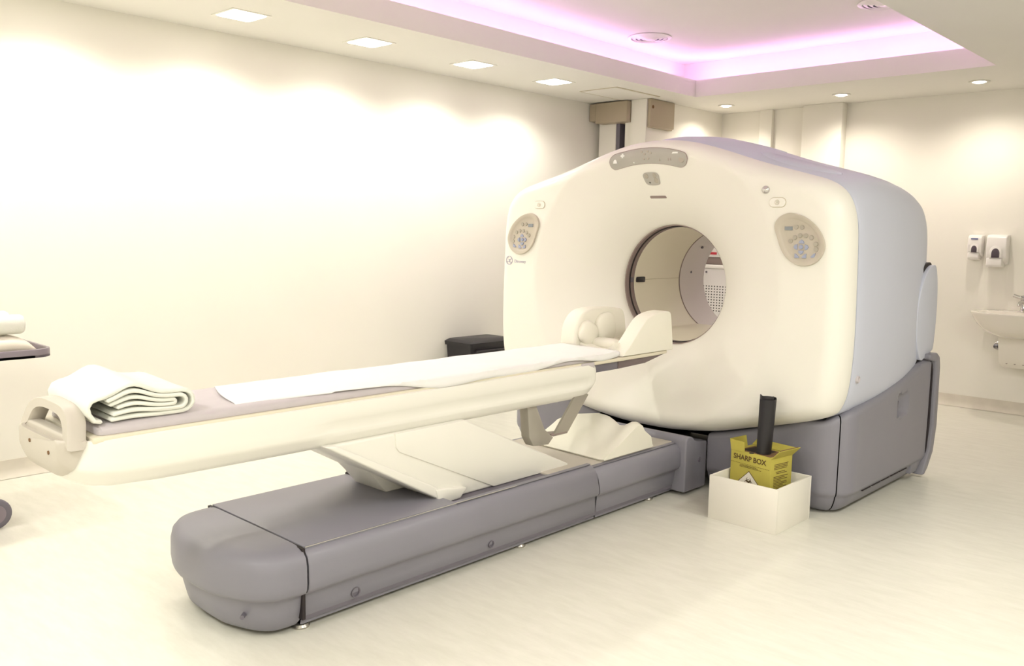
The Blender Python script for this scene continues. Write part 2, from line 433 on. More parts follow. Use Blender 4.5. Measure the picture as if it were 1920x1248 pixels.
# pale blue shell: lofted sections going back
def sect(x, inset, rise):
    out = []
    for a, rr, rc in base_:
        y, z = rr*math.cos(a), ZB+rr*math.sin(a)
        cy, cz = 0, 1.12
        d = math.hypot(y-cy, z-cz); k = (d-inset)/d
        y2, z2 = y*k, cz+(z-cz)*k
        if z2 > 1.3: z2 += rise*sstep((z2-1.3)/.45)
        out.append((x, y2, z2))
    return out
secs = [(1.955, .016, 0), (1.968, .016, 0), (1.972, .004, 0), (1.985, -.001, .002), (2.05, -.006, .012), (2.18, -.008, .035), (2.32, -.008, .046), (2.5, -.004, .046), (2.66, .006, .04),
        (2.8, .022, .03), (2.9, .04, .02), (2.98, .064, .01), (3.04, .095, 0), (3.085, .14, 0), (3.105, .19, 0), (3.11, .22, 0)]
secs = [((2.5+(x-2.5)*1.2) if x > 2.5 else x, a_*(.7 if 2.55 < x < 3.05 else 1), c_) for x, a_, c_ in secs]
b = bmesh.new()
rg = [sect(*s) for s in secs]
rg.append([(3.234, .62*math.cos(a), ZB+.62*math.sin(a)) for a in angs])
rg.append([(3.03, .345*math.cos(a), ZB+.345*math.sin(a)) for a in angs])
loft(b, rg); finish(b, 'rear_shell', 'shell', gan, 50)
# raised moulding strip along the shell top (two access ridges)
def shell_top(y, x):
    a = math.atan2(.7, y); best = None
    z = 1.9
    for s0, s1 in zip(secs, secs[1:]):
        if s0[0] <= x <= s1[0]:
            f = (x-s0[0])/(s1[0]-s0[0]); ins = s0[1]+(s1[1]-s0[1])*f; rs = s0[2]+(s1[2]-s0[2])*f
    zz = interp(abs(y), [p[0] for p in half[:6]], [p[1] for p in half[:6]])
    return zz-ins+rs
for (ya, yb, xa, xb) in ((-.98, -.52, 2.03, 2.22), (-.52, -.20, 2.32, 2.55)):
    b = bmesh.new()
    rr = []
    for i in range(13):
        y = ya+(yb-ya)*i/12; e = math.sin(math.pi*i/12)**.5 if 0 < i < 12 else 0.05
        xm, hw = (xa+xb)/2, (xb-xa)/2*e
        rr.append([(xm-hw, y, shell_top(y, xm-hw)-.01), (xm-hw*.8, y, shell_top(y, xm-hw*.8)+.004), (xm+hw*.8, y, shell_top(y, xm+hw*.8)+.004), (xm+hw, y, shell_top(y, xm+hw)-.01)])
    loft(b, rr, False); finish(b, 'top_moulding', 'shell', gan, 60)
# bore: two mauve rings, liner, inner ring, rear liner
def annulus(prof, name, m, n=128, parent=gan):
    b = bmesh.new(); lathe(b, [(r, x) for r, x in prof], (0, 0, ZB), 'X', n, False); return finish(b, name, m, parent, 45)
XF = 2.10
annulus([(.357, XF+.02), (.349, XF+.02), (.349, XF+.055), (.357, XF+.055)], 'bore_ring', 'mauve')
annulus([(.357, XF+.055), (.343, XF+.055), (.343, XF+.063), (.357, XF+.063)], 'ring_gap', 'dark')
annulus([(.357, XF+.063), (.349, XF+.063), (.349, XF+.10), (.345, XF+.102), (.357, XF+.104)], 'bore_ring', 'mauve')
# liner with flattened floor
def liner(x0, x1, r, flat, name, m):
    b = bmesh.new(); rr = []
    for x in (x0, x0+.22*(x1-x0)+.03, x1):
        ring = []
        for k in range(160):
            a = 2*math.pi*k/160; y, z = r*math.cos(a), r*math.sin(a)
            fl = flat if x > x0+.02 else 9
            if z < -fl: z = -fl
            ring.append((x, y, ZB+z))
        rr.append(ring)
    loft(b, rr); return finish(b, name, m, gan, 25)
liner(XF+.10, 2.716, .343, .288, 'bore_liner', 'tunnel')
annulus([(.343, 2.715), (.340, 2.718), (.340, 2.723), (.35, 2.724)], 'liner_joint', 'mauve')
liner(2.722, 3.03, .342, 9, 'rear_bore_liner', 'tunnel2')
b = bmesh.new(); prism(b, rrect(.09, .034, .008, 4, (XF+.165, ZB+.01)), 'Y', .334, .346, .003); finish(b, 'laser_window', 'black', gan)
b = bmesh.new(); prism(b, rrect(.025, .03, .005, 3, (XF+.075, ZB+.01)), 'Y', .338, .351, .002); finish(b, 'ring_latch', 'greyd', gan)
b = bmesh.new(); box(b, (XF+.21, .3405, ZB+.008), (2.715, .3435, ZB+.0105)); finish(b, 'liner_seam', 'line', gan)
b = bmesh.new(); lathe(b, [(.001, .337), (.009, .337), (.009, .344)], (2.86, 0, ZB+.045), 'Y', 14); finish(b, 'screw', 'greyd', gan)
b = bmesh.new(); lathe(b, [(.001, .0), (.008, .0), (.008, .012)], (2.86, .255, ZB+.215), 'Y', 14); finish(b, 'screw', 'greyd', gan)

# things that sit on the front face, shaped to it
def face_plate(name, m, outline, parent, th=.004, off=.002, cup=0, insetf=None):
    """plate following the face: outline (y,z) -> raised plate; cup sinks its middle"""
    cy = sum(p[0] for p in outline)/len(outline); cz = sum(p[1] for p in outline)/len(outline)
    b = bmesh.new(); rr = []
    fr = [(1.0, -.004), (1.0, th*.6), (.985, th)]
    if cup: fr += [(.86, th), (.80, th-cup*.6), (.74, th-cup), (.5, th-cup)]
    else: fr += [(.9, th), (.6, th)]
    for f, h in fr+[(.25, fr[-1][1]), (.02, fr[-1][1])]:
        ring = []
        for y, z in outline:
            yy, zz = cy+(y-cy)*f, cz+(z-cz)*f
            ring.append((faceX(yy, zz)-off-h, yy, zz))
        rr.append(ring)
    loft(b, rr, True, False, True)
    return finish(b, name, m, parent, 45)
def face_bit(name, m, outline, parent, h0, h1):
    b = bmesh.new()
    rr = []
    for f, h in ((1, h0), (1, h1*.7+h0*.3), (.9, h1)):
        cy = sum(p[0] for p in outline)/len(outline); cz = sum(p[1] for p in outline)/len(outline)
        rr.append([(faceX(cy+(y-cy)*f, cz+(z-cz)*f)-h, cy+(y-cy)*f, cz+(z-cz)*f) for y, z in outline])
    loft(b, rr, True, False, True); return finish(b, name, m, parent, 40)
pan = [(-.87, 1.54), (-.937, 1.525), (-.993, 1.49), (-1.032, 1.447), (-1.056, 1.393), (-1.053, 1.35), (-1.029, 1.309), (-.993, 1.286), (-.952, 1.279), (-.909, 1.287), (-.864, 1.316), (-.832, 1.359), (-.809, 1.416), (-.792, 1.464), (-.797, 1.497), (-.822, 1.525)]
rbt = [(-.905, 1.471), (-.935, 1.469), (-.879, 1.401), (-.9, 1.419), (-.927, 1.429), (-.957, 1.429), (-.986, 1.419), (-1.01, 1.389), (-1.014, 1.362)]
blu = [((-.937, 1.398), 'up'), ((-.908, 1.373), 'l'), ((-.935, 1.373), 'c'), ((-.964, 1.372), 'r'), ((-.936, 1.347), 'dn'), ((-.916, 1.329), 'bl'), ((-.954, 1.329), 'br'), ((-1.0, 1.333), 'br')]
tri = {'up': [(-.014, -.008), (.014, -.008), (.011, .004), (0, .011), (-.011, .004)],
       'l': [(.008, -.014), (.008, .014), (-.004, .011), (-.011, 0), (-.004, -.011)],
       'bl': [(-.011, .012), (-.002, .008), (.012, -.006), (.011, -.011), (-.011, -.011)]}
tri['dn'] = [(x, -y) for x, y in tri['up']]; tri['r'] = [(-x, y) for x, y in tri['l']]; tri['br'] = [(-x, y) for x, y in tri['bl']]
tri['c'] = circ(.0115, 14)
for s, side in ((1, 'right'), (-1, 'left')):
    cp = face_plate('control_panel', 'panel', [(s*y, z) for y, z in spline(pan, 4)], gan, .014, .000, cup=.010)
    cp['label'] = 'egg-shaped taupe control panel on the %s of the bore' % side
    HH = .005
    face_bit('small_screen', 'screen', [(s*y, z) for y, z in [(-.844, 1.473), (-.886, 1.473), (-.887, 1.454), (-.845, 1.454)]], cp, HH-.004, HH+.0025)
    for y, z in rbt: face_bit('round_key', 'btn', circ(.0118, 14, (s*y, z)), cp, HH-.004, HH+.004)
    for (y, z), k in blu:
        # panel sits at the viewer's left/right mirrored: local +x of the key shapes runs towards -Y
        face_bit('arrow_key', 'btnb', [(s*(y-dx), z+dz) for dx, dz in tri[k]], cp, HH-.004, HH+.005)
    es = face_plate('stop_button', 'white', [(s*y, z) for y, z in rrect(.086, .044, .0215, 7, (-.797, 1.592))], gan, .005, .001)
    face_bit('outline', 'line', [(s*y, z) for y, z in rrect(.092, .05, .0245, 7, (-.797, 1.592))], es, -.002, .0022)
    b = bmesh.new(); o_ = circ(.0125, 20, (s*-.797, 1.592)); i_ = circ(.0105, 20, (s*-.797, 1.592))
    X_ = 1.80-.0066
    loft(b, [[(X_, y, z) for y, z in o_], [(X_-.0008, y, z) for y, z in o_], [(X_-.0008, y, z) for y, z in i_], [(X_, y, z) for y, z in i_]])
    for q in (-.004, .002): box(b, (X_-.0008, s*-.797+q-.001, 1.586), (X_, s*-.797+q+.001, 1.598))
    finish(b, 'hand_symbol', 'line', es)
dsp = [(.276, 1.851), (.265, 1.87), (.239, 1.881), (.189, 1.888), (.124, 1.899), (.048, 1.905), (-.026, 1.904), (-.1, 1.897), (-.172, 1.883), (-.223, 1.87), (-.239, 1.854), (-.243, 1.833), (-.232, 1.81), (-.209, 1.795), (-.182, 1.791), (-.149, 1.798), (-.083, 1.812), (-.01, 1.819), (.065, 1.821), (.14, 1.815), (.198, 1.802), (.252, 1.791), (.274, 1.808), (.281, 1.83)]
DX = lambda y, z: faceX(y, z)-.0
# the display strip: triangulated flat-ish band between its upper and lower edges
up_e = spline([(.281, 1.832), (.276, 1.853), (.262, 1.871), (.239, 1.881), (.189, 1.890), (.124, 1.900), (.048, 1.905), (-.026, 1.904), (-.1, 1.897), (-.172, 1.883), (-.22, 1.869), (-.238, 1.853), (-.243, 1.834)], 4, False)
lo_e = spline([(.281, 1.832), (.274, 1.808), (.258, 1.794), (.24, 1.793), (.198, 1.802), (.14, 1.813), (.065, 1.820), (-.01, 1.819), (-.083, 1.812), (-.149, 1.799), (-.195, 1.791), (-.228, 1.806), (-.243, 1.834)], 4, False)
def rim_face(y, z):
    a = math.atan2(z-ZB, y) % (2*math.pi); s = rho(a)-math.hypot(y, z-ZB); x = faceX(y, z)
    return x+rimX(s)*(1.94-x)/.14
b = bmesh.new(); rr = []
for f in [0, .15, .3, .5, .7, .85, 1]:
    rr.append([(rim_face(u[0]+(l[0]-u[0])*f, u[1]+(l[1]-u[1])*f)-.004, u[0]+(l[0]-u[0])*f, u[1]+(l[1]-u[1])*f) for u, l in zip(up_e, lo_e)])
loft(b, rr, False)
ed = [e for e in b.edges if e.is_boundary]
ex = bmesh.ops.extrude_edge_only(b, edges=ed)
for v in ex['geom']:
    if isinstance(v, bmesh.types.BMVert): v.co.x += .008
dp = finish(b, 'display_strip', 'disp', gan, 50)
b = bmesh.new(); tube(b, [(rim_face(y, z)-.003, y, z) for y, z in up_e], .0022, 6)
tube(b, [(rim_face(y, z)-.003, y, z) for y, z in lo_e], .0015, 6); finish(b, 'rim', 'mauve', dp)
def icon(pts, name='icon', m='icon', par=dp, off=.0048):
    b = bmesh.new(); cy = sum(p[0] for p in pts)/len(pts); cz = sum(p[1] for p in pts)/len(pts); x = rim_face(cy, cz)-off
    prism(b, pts, 'X', x-.0012, x+.004); return finish(b, name, m, par)
def plus(c, s, t): return [(c[0]+a*s, c[1]+d*s) for a, d in ((-t, 1), (t, 1), (t, t), (1, t), (1, -t), (t, -t), (t, -1), (-t, -1), (-t, -t), (-1, -t), (-1, t), (-t, t))]
icon(plus((.19, 1.868), .013, .4)); icon([(.256, 1.826), (.228, 1.826), (.232, 1.842), (.242, 1.85), (.252, 1.842)])
icon(circ(.004, 10, (.119, 1.828)))
icon([(-.143, 1.866), (-.183, 1.866), (-.18, 1.874), (-.15, 1.875)])
for y in (-.055, -.115, -.13): icon(rrect(.004, .02, .001, 2, (y, 1.84)), 'bar', 'btn')
for y, z in ((.06, 1.885), (.04, 1.872), (.02, 1.886), (.0, 1.876), (.05, 1.846), (.02, 1.848)): icon(circ(.007, 12, (y, z)), 'digit_window', 'btn')
icon(circ(.018, 20, (-.203, 1.833)), 'round_key', 'btn')
ind = [(.083, 1.756), (.067, 1.77), (.033, 1.772), (-.003, 1.77), (-.02, 1.758), (-.021, 1.738), (-.019, 1.714), (-.007, 1.704), (.028, 1.701), (.061, 1.704), (.075, 1.715), (.080, 1.735)]
ip = face_plate('indicator_panel', 'disp', spline(ind, 3), gan, .004, .001)
for y, z, r_ in ((.06, 1.752, .014), (.005, 1.754, .014), (.002, 1.727, .015), (.047, 1.716, .004)): face_bit('indicator_lamp', 'btn' if r_ > .01 else 'dark', circ(r_, 14, (y, z)), ip, .0, .0065)
face_bit('laser_slot', 'mauve', [(y, z-.0012*((y-.026)/.055)**2*4) for y, z in rrect(.11, .014, .0065, 5, (.026, 1.640))], gan, -.003, .0025)
b = bmesh.new(); lathe(b, [(.021, 1.802), (.021, 1.795), (.017, 1.787), (.009, 1.781), (.001, 1.779)], (0, -.73, 1.656), 'X', 24); finish(b, 'camera_dome', 'chrome', gan, 60)
# emblem and lettering under the left panel
b = bmesh.new(); c_ = (1.050, 1.237); X_ = 1.80
def arc_strip(b, c, r, a0, a1, wd, n=10, x=None):
    pts = [(c[0]+r*math.cos(R(a0+(a1-a0)*k/n)), c[1]+r*math.sin(R(a0+(a1-a0)*k/n))) for k in range(n+1)]
    strip(b, pts, wd, x)
def strip(b, pts, wd, x):
    vsl = []
    for i, p in enumerate(pts):
        q0 = pts[max(i-1, 0)]; q1 = pts[min(i+1, len(pts)-1)]
        d = Vector((q1[0]-q0[0], q1[1]-q0[1])).normalized(); n = Vector((-d.y, d.x))*wd/2
        vsl.append((p[0]+n.x, p[1]+n.y, p[0]-n.x, p[1]-n.y))
    rr = [[(x, a[0], a[1]), (x, a[2], a[3]), (x+.003, a[2], a[3]), (x+.003, a[0], a[1])] for a in vsl]
    loft(b, rr, True, True, True)
xe = 1.7975
arc_strip(b, c_, .027, 0, 360, .003, 32, xe)
for q in (45, 135, 225, 315):
    arc_strip(b, (c_[0]+.0205*math.cos(R(q)), c_[1]+.0205*math.sin(R(q))), .006, q-70, q+110, .0028, 8, xe)
arc_strip(b, (c_[0]+.007, c_[1]), .0085, 50, 320, .003, 12, xe)
strip(b, [(c_[0]+.002, c_[1]-.002), (c_[0]+.001, c_[1]-.012)], .003, xe)
arc_strip(b, (c_[0]-.009, c_[1]+.0045), .005, -60, 200, .003, 8, xe); arc_strip(b, (c_[0]-.009, c_[1]-.006), .006, -160, 100, .003, 8, xe)
finish(b, 'emblem', 'logo', gan)
put_text('Discovery', .027, (1.7985, .955, 1.233), (0, -1, 0), (0, 0, 1), 'lettering', 'logo', gan, .9)

# gantry base covers, lofted along the plan
def base_path(s):
    path = [(1.925, -.385), (1.925, -.5), (1.925, -.65), (1.925, -.8), (1.925, -.95)]
    for k in range(1, 10):
        a = R(90*k/10); path.append((2.09-.165*math.cos(a), -1.0-.165*math.sin(a)))
    n = 96
    path += [(2.09+(3.15-2.09)*k/n, -1.165) for k in range(n+1)]
    return [(x, y if s > 0 else -y) for x, y in path]
def base_top(x, y):
    y = abs(y)
    if x < 1.93 and y < .96: return interp(y, [.385, .5, .65, .8, .96], [.318, .348, .39, .437, .487])
    return interp(x, [1.925, 1.95, 2.01, 2.1, 2.36, 2.75, 3.0, 3.2], [.487, .512, .54, .555, .582, .645, .705, .735])
prof_in = [(0.012, .075), (.03, .05), (.06, .03), (.085, .018), (.10, .014), (.106, .006), (.125, 0)]
def base_cover(s, i0, i1, name, recess=False):
    path = base_path(s); b = bmesh.new(); rr = []
    for i in range(i0, i1+1):
        x, y = path[i]; p0 = Vector(path[max(i-1, 0)]); p1 = Vector(path[min(i+1, len(path)-1)])
        d = (p1-p0).normalized(); n = Vector((d.y, -d.x)) if s > 0 else Vector((-d.y, d.x))
        # inward is towards +x / the axis
        inn = Vector((1, 0)) if abs(d.y) > .99 else (Vector((0, 1 if s > 0 else -1)) if abs(d.x) > .99 else n)
        if inn.dot(Vector((2.6, 0))-Vector((x, y))) < 0: inn = -inn
        if name == 'base_side_cover' and i == i0: x, y = x+d.x*.006, y+d.y*.006
        top = base_top(x, y); ring = []
        hs = [(z, o) for z, o in prof_in]
        N = 34
        for k in range(1, N+1):
            z = .125+(top-.03-.125)*k/N; hs.append((z, 0))
        hs += [(top-.015, .004), (top-.005, .012), (top, .028), (top, .10)]
        e = min(i-i0, i1-i); eo = .010 if e == 0 else 0
        for z, o in hs:
            o += eo
            if recess and 2.5 < x < 2.95 and .38 < z < .62:
                u, v = (x-2.62)/.17, (z-.43)/.13
                if 0 < u < 1 and 0 < v < 1: o += .075*sstep(u*7)*sstep(v*6)*(1-u)**.6*(1-v)**.35*1.15
            ring.append((x+inn.x*o, y+inn.y*o, z))
        rr.append(ring)
    loft(b, rr, False); return finish(b, name, 'grey', gan, 40)
n_all = len(base_path(1))-1
for s in (1, -1):
    base_cover(s, 0, 9, 'base_front_cover')
    base_cover(s, 9, n_all, 'base_side_cover', s == 1)
    b = bmesh.new()
    # dark seam filler and plinth
    box(b, (2.08, -s*.40, .0), (3.05, -s*1.06, .45)); finish(b, 'plinth', 'dark', gan)
b = bmesh.new(); prism(b, [(2.662, .452), (2.675, .450), (2.70, .515), (2.688, .518)], 'Y', -1.146, -1.12, .002); finish(b, 'pull_handle', 'greyd', gan)
for k in range(5):
    b = bmesh.new(); x = 2.2+.135*k; box(b, (x, -1.162, .100), (x+.115, -1.150, .1045)); finish(b, 'vent_slot', 'dark', gan)
for s in (1, -1):
    b = bmesh.new()
    prism(b, [(3.050, .752), (3.180, .752), (3.230, .725), (3.250, .66), (3.265, .30), (3.230, .14), (3.150, .05), (3.100, .02), (3.070, .02), (3.110, .09), (3.170, .16), (3.192, .30), (3.185, .64), (3.160, .70), (3.050, .722)], 'Y', -s*1.185, -s*1.02, .012, 3); finish(b, 'rear_post', 'grey', gan)
    b = bmesh.new(); prism(b, [(2.980, .70), (3.130, .70), (3.175, .64), (3.185, .30), (3.160, .14), (3.030, .05), (2.930, .05)], 'Y', -s*1.158, -s*1.0, .004); finish(b, 'rear_panel', 'grey', gan)
    b = bmesh.new(); prism(b, [(3.130, .71), (3.170, .68), (3.192, .64), (3.200, .3), (3.180, .16), (3.150, .14), (3.165, .3), (3.165, .6), (3.145, .67), (3.120, .69)], 'Y', -s*1.164, -s*1.1); finish(b, 'panel_gap', 'dark', gan)
b = bmesh.new(); box(b, (3.0, -1.0, .02), (3.2, 1.0, .60), .02); finish(b, 'rear_base', 'greyd', gan)
# round side blister with a dark gap
def half_oval(cx, cz, a, ar, c_, cut):
    pts = []
    for k in range(40):
        t_ = 2*math.pi*k/40; x, z = cx+(a if math.cos(t_) < 0 else ar)*math.cos(t_), cz+c_*math.sin(t_)
        pts.append((x, max(z, cut(x))))
    return pts
for s in (1, -1):
    b = bmesh.new(); prism(b, half_oval(3.10, .965, .25, .10, .325, lambda x: .66+.28*(x-2.9)), 'Y', -s*1.13, -s*.9, .004); finish(b, 'blister_gap', 'dark', gan)
    b = bmesh.new(); prism(b, half_oval(3.12, .97, .24, .09, .305, lambda x: .685+.28*(x-2.9)), 'Y', -s*1.152, -s*.9, .014, 3); finish(b, 'side_blister', 'shell', gan)
b = bmesh.new(); lathe(b, [(.001, -1.165), (.012, -1.166), (.016, -1.172), (.019, -1.168), (.021, -1.15)], (2.03, 0, .715), 'Y', 20); finish(b, 'screw_cap', 'pad', gan)
b = bmesh.new(); lathe(b, [(.001, 1.918), (.012, 1.918), (.014, 1.93)], (0, -.985, .115), 'X', 16); finish(b, 'screw', 'dark', gan)

# ============================================================ PATIENT TABLE
tab = thing('patient_table', 'long motorised patient table with cream cradle and slate grey floor base', 'scanner table', (.3, 0, 0))
# base: end cap
def cap_plan(inset):
    pts = [(-.68, -.36+inset)]
    ctr = [(-.72, -.36), (-.78, -.350), (-.834, -.316), (-.876, -.260), (-.908, -.18), (-.928, -.10), (-.932, 0)]
    full = ctr+[(x, -y) for x, y in ctr[-2::-1]]
    full = spline(full, 4, False)
    for i, p in enumerate(full):
        a = Vector(full[max(i-1, 0)]); c = Vector(full[min(i+1, len(full)-1)]); d = (c-a).normalized(); n = Vector((d.y, -d.x))
        if n.dot(Vector((-.6, 0))-Vector(p)) < 0: n = -n
        q = Vector(p)+n*inset; pts.append((q.x, q.y))
    return pts+[(-.68, .36-inset)]
pz = [(.018, .075), (.042, .052), (.09, .04), (.135, .034), (.143, .028), (.15, .012), (.165, .003), (.19, 0), (.25, .001), (.28, .008), (.298, .024), (.307, .046), (.312, .08), (.313, .12)]
b = bmesh.new(); loft(b, [[(x, y, z) for x, y in cap_plan(i)] for z, i in pz], False)
cap = finish(b, 'base_end_cap', 'grey', tab, 50)
b = bmesh.new()
# close the top of the cap
vs_ = [b.verts.new((x, y, .313)) for x, y in cap_plan(.12)]; b.faces.new(vs_)
finish(b, 'cap_top', 'grey', cap)
b = bmesh.new(); box(b, (-.684, -.335, .05), (-.672, .335, .309)); finish(b, 'seam', 'dark', tab)
# side rails
def rail(x0, x1, s, name, dz=0, skew=0):
    prof = [(.36-i, z+dz*(z > .2)) for z, i in pz[:12]]+[(.327, .309+dz), (.30, .309+dz), (.30, .24), (.30, .018)]
    b = bmesh.new(); rr = []
    for x in (x0, x0+.006, x1-.006, x1):
        e = .004 if x in (x0, x1) else 0
        rr.append([(x+(skew*(.313-z) if x > (x0+x1)/2 or name == 'x' else (skew*(.313-z) if s0skew else 0)), -s*(y-e), z) for y, z in prof])
    loft(b, rr, True, True, True); return finish(b, name, 'grey', tab, 40)
s0skew = False
for s in (1, -1):
    s0skew = False; rail(-.670, .95, s, 'side_rail', 0, .25)
    s0skew = True; rail(.956, 1.694, s, 'side_rail', -.018, .25)
b = bmesh.new(); box(b, (-.668, -.31, .035), (1.70, .31, .272)); finish(b, 'chassis', 'greyd', tab)
b = bmesh.new(); box(b, (-.670, -.3265, .285), (.06, .3265, .3135), .003); finish(b, 'top_cover', 'grey', tab)
b = bmesh.new(); box(b, (-.668, -.330, .3095), (.42, -.3272, .3118)); finish(b, 'trim_line', 'chrome', tab)
b = bmesh.new(); box(b, (.06, -.30, .26), (.75, .30, .288)); finish(b, 'well_floor', 'greyd', tab)
b = bmesh.new(); box(b, (.70, -.300, .275), (1.70, .300, .296), .003); finish(b, 'top_plate', 'endpl', tab)
b = bmesh.new(); box(b, (-.02, .24, .30), (.30, .335, .322), .006); finish(b, 'dark_gap_block', 'dark', tab)  # dark block standing in for the shaded gap at the top cover's end
# end block against the gantry
b = bmesh.new()
prism(b, [(1.702, .02), (1.922, .02), (1.922, .28), (1.83, .288), (1.795, .300), (1.772, .322), (1.74, .330), (1.715, .326), (1.702, .31)], 'Y', -.39, .39, .012, 3); finish(b, 'end_block', 'grey', tab)
b = bmesh.new(); lathe(b, [(.001, -.391), (.010, -.391), (.014, -.394), (.016, -.386)], (1.845, 0, .185), 'Y', 18); finish(b, 'screw', 'greyd', tab)
# screws, feet
for x, z, r_ in ((-.445, .078, .020), (.272, .08, .016)):
    b = bmesh.new(); lathe(b, [(.001, -.3165), (r_*.75, -.3165), (r_*.8, -.323), (r_, -.3245), (r_*1.05, -.31)], (x, 0, z), 'Y', 22); finish(b, 'screw', 'greyd', tab)
b = bmesh.new(); tube(b, [(-.82, -.20, .09), (-.868, -.247, .09)], .008, 14); finish(b, 'screw', 'greyd', tab)
for x, y in ((-.655, -.275), (.50, -.27), (1.52, -.27), (-.655, .275), (.5, .27), (1.52, .27)):
    b = bmesh.new(); lathe(b, [(.032, 0), (.034, .006), (.028, .014), (.013, .018), (.012, .05)], (x, y, 0), 'Z', 24); finish(b, 'foot', 'metal', tab)
# leaning lift arm
b = bmesh.new(); prism(b, [(-.50, .62), (.205, .62), (.935, .288), (.10, .288)], 'Y', -.215, .215, .012, 3); arm = finish(b, 'lift_arm', 'white', tab)
b = bmesh.new(); prism(b, [(-.178, .618), (-.172, .56), (-.155, .540), (.385, .291), (.915, .291), (.198, .618)], 'Y', -.222, -.21, .004, 2); finish(b, 'arm_panel', 'white', arm)
b = bmesh.new(); prism(b, [(-.515, .622), (-.47, .622), (.17, .290), (.075, .290)], 'Y', -.238, .238, .008, 3); finish(b, 'arm_lip', 'white', arm)
b = bmesh.new(); prism(b, [(-.17, .428), (-.15, .428), (.06, .318), (.04, .318)], 'Y', -.232, .2, .003); finish(b, 'rub_strip', 'traye', arm)
b = bmesh.new(); prism(b, [(-.06, .31), (.10, .31), (.20, .40), (-.20, .50), (-.16, .42), (-.13, .39)], 'Y', -.02, .20, .008); finish(b, 'support_leg', 'white', arm)
b = bmesh.new(); prism(b, [(.04, .288), (.16, .288), (.20, .33), (.02, .355), (.03, .32)], 'Y', -.245, -.16, .008); finish(b, 'support_leg', 'white', arm)
# cradle body: lofted trough
ZT = .776
def body_sec(x, w, zb_, zt=ZT, groove=0):
    zc = (zt+zb_)/2
    kk = (zt-zb_)/.176
    prof = [(0, .012), (w-.03, .012), (w-.012, 0), (w-.003, .004), (w, .02), (w, .05), (w-groove*.4, .066), (w-groove, .078), (w-groove, .105), (w-groove*.3-.004, .118), (w-.010, .124), (w-.022, .146), (w-.045, .165), (w-.08, .175), (w-.14 if w > .15 else .01, .176)]
    prof = [(y, zt-o*kk) for y, o in prof]
    k = w/.225
    pts = [(y if y > 0 else 0, z) for y, z in prof]
    return [(x, y, z) for y, z in pts]+[(x, -y, z) for y, z in pts[::-1] if y > 0]
st = []
for x, w_, zb_, g in ((-1.405, .155, .70, 0), (-1.402, .168, .688, 0), (-1.392, .182, .670, 0), (-1.375, .196, .652, 0), (-1.35, .207, .636, 0), (-1.31, .216, .620, 0), (-1.25, .222, .609, 0), (-1.1, .225, .602, 0),
                      (-.62, .225, .598, 0), (-.56, .225, .598, 0), (-.46, .225, .598, .012), (.2, .225, .596, .012), (.9, .225, .594, .012), (1.0, .225, .594, .012), (1.04, .225, .596, .010), (1.075, .223, .604, .003), (1.10, .219, .620, 0), (1.117, .211, .642, 0), (1.126, .20, .665, 0)):
    st.append((x, w_, zb_, g))
b = bmesh.new()
rr = [body_sec(x, w_, zb_, ZT, g) for x, w_, zb_, g in st]
# right end also drops its top corner
def drop(r, d): return [(x, y, z-d*sstep((z-.66)/.11)) for x, y, z in r]
for k, d in ((-1, .045), (-2, .024), (-3, .010), (-4, .003)): rr[k] = drop(rr[k], d)
loft(b, rr, True, True, True)
cb = finish(b, 'cradle_body', 'cradle', tab, 50)
# taupe end plate = outer skin of the left end
b = bmesh.new(); b.from_mesh(cb.data); bmesh.ops.translate(b, verts=b.verts, vec=root_of(tab))
pn = Vector((-.66, 0, .30)).normalized()
geo = b.verts[:]+b.edges[:]+b.faces[:]
bmesh.ops.bisect_plane(b, geom=geo, dist=1e-5, plane_co=(-1.372, 0, .70), plane_no=pn, clear_inner=True)
bmesh.ops.bisect_plane(b, geom=b.verts[:]+b.edges[:]+b.faces[:], dist=1e-5, plane_co=(-1.315, 0, .74), plane_no=(1, 0, 0), clear_outer=True)
bmesh.ops.bisect_plane(b, geom=b.verts[:]+b.edges[:]+b.faces[:], dist=1e-5, plane_co=(0, .185, 0), plane_no=(0, 1, 0), clear_outer=True)
b.normal_update()
for v in b.verts: v.co += v.normal*.005
ep = finish(b, 'end_plate', 'endpl', tab, 50)
# handle arch on the end plate
outer = spline([(.205, .755), (.20, .80), (.165, .850), (.09, .872), (0, .874), (-.10, .868), (-.165, .835), (-.195, .79), (-.215, .755)], 6, False)
inner = spline([(.14, .790), (.135, .80), (.115, .828), (.07, .842), (0, .845), (-.08, .838), (-.12, .82), (-.14, .80), (-.145, .790)], 6, False)
b = bmesh.new(); rr = []
n = len(outer)
for (o, i) in zip(outer, inner):
    lean = lambda z: -.03*(z-.76)/.1
    def q(p, x, e=0): return (x+(p[1]-.76)*.25, p[0], p[1])
    mid = ((o[0]+i[0])/2, (o[1]+i[1])/2)
    sh = lambda p, f: (mid[0]+(p[0]-mid[0])*f, mid[1]+(p[1]-mid[1])*f)
    rr.append([q(sh(o, .8), -1.395), q(o, -1.385), q(o, -1.352), q(sh(o, .8), -1.342), q(sh(i, .8), -1.342), q(i, -1.352), q(i, -1.385), q(sh(i, .8), -1.395)])
loft(b, rr, True, True, True); finish(b, 'handle', 'endpl', ep, 50)
b = bmesh.new(); box(b, (-1.388, -.19, .745), (-1.345, .19, .793), .008, 3); finish(b, 'handle_base', 'endpl', ep)
for y, z, x in ((.06, .745, -1.411), (-.10, .735, -1.411)):
    b = bmesh.new(); lathe(b, [(.001, x-.002), (.006, x-.002), (.007, x+.012)], (0, y, z), 'X', 12); finish(b, 'screw', 'kraft', ep)
b = bmesh.new(); lathe(b, [(.001, -1.372), (.009, -1.372), (.009, -1.35)], (0, -.165, .815), 'X', 14); finish(b, 'badge', 'mauve', ep)
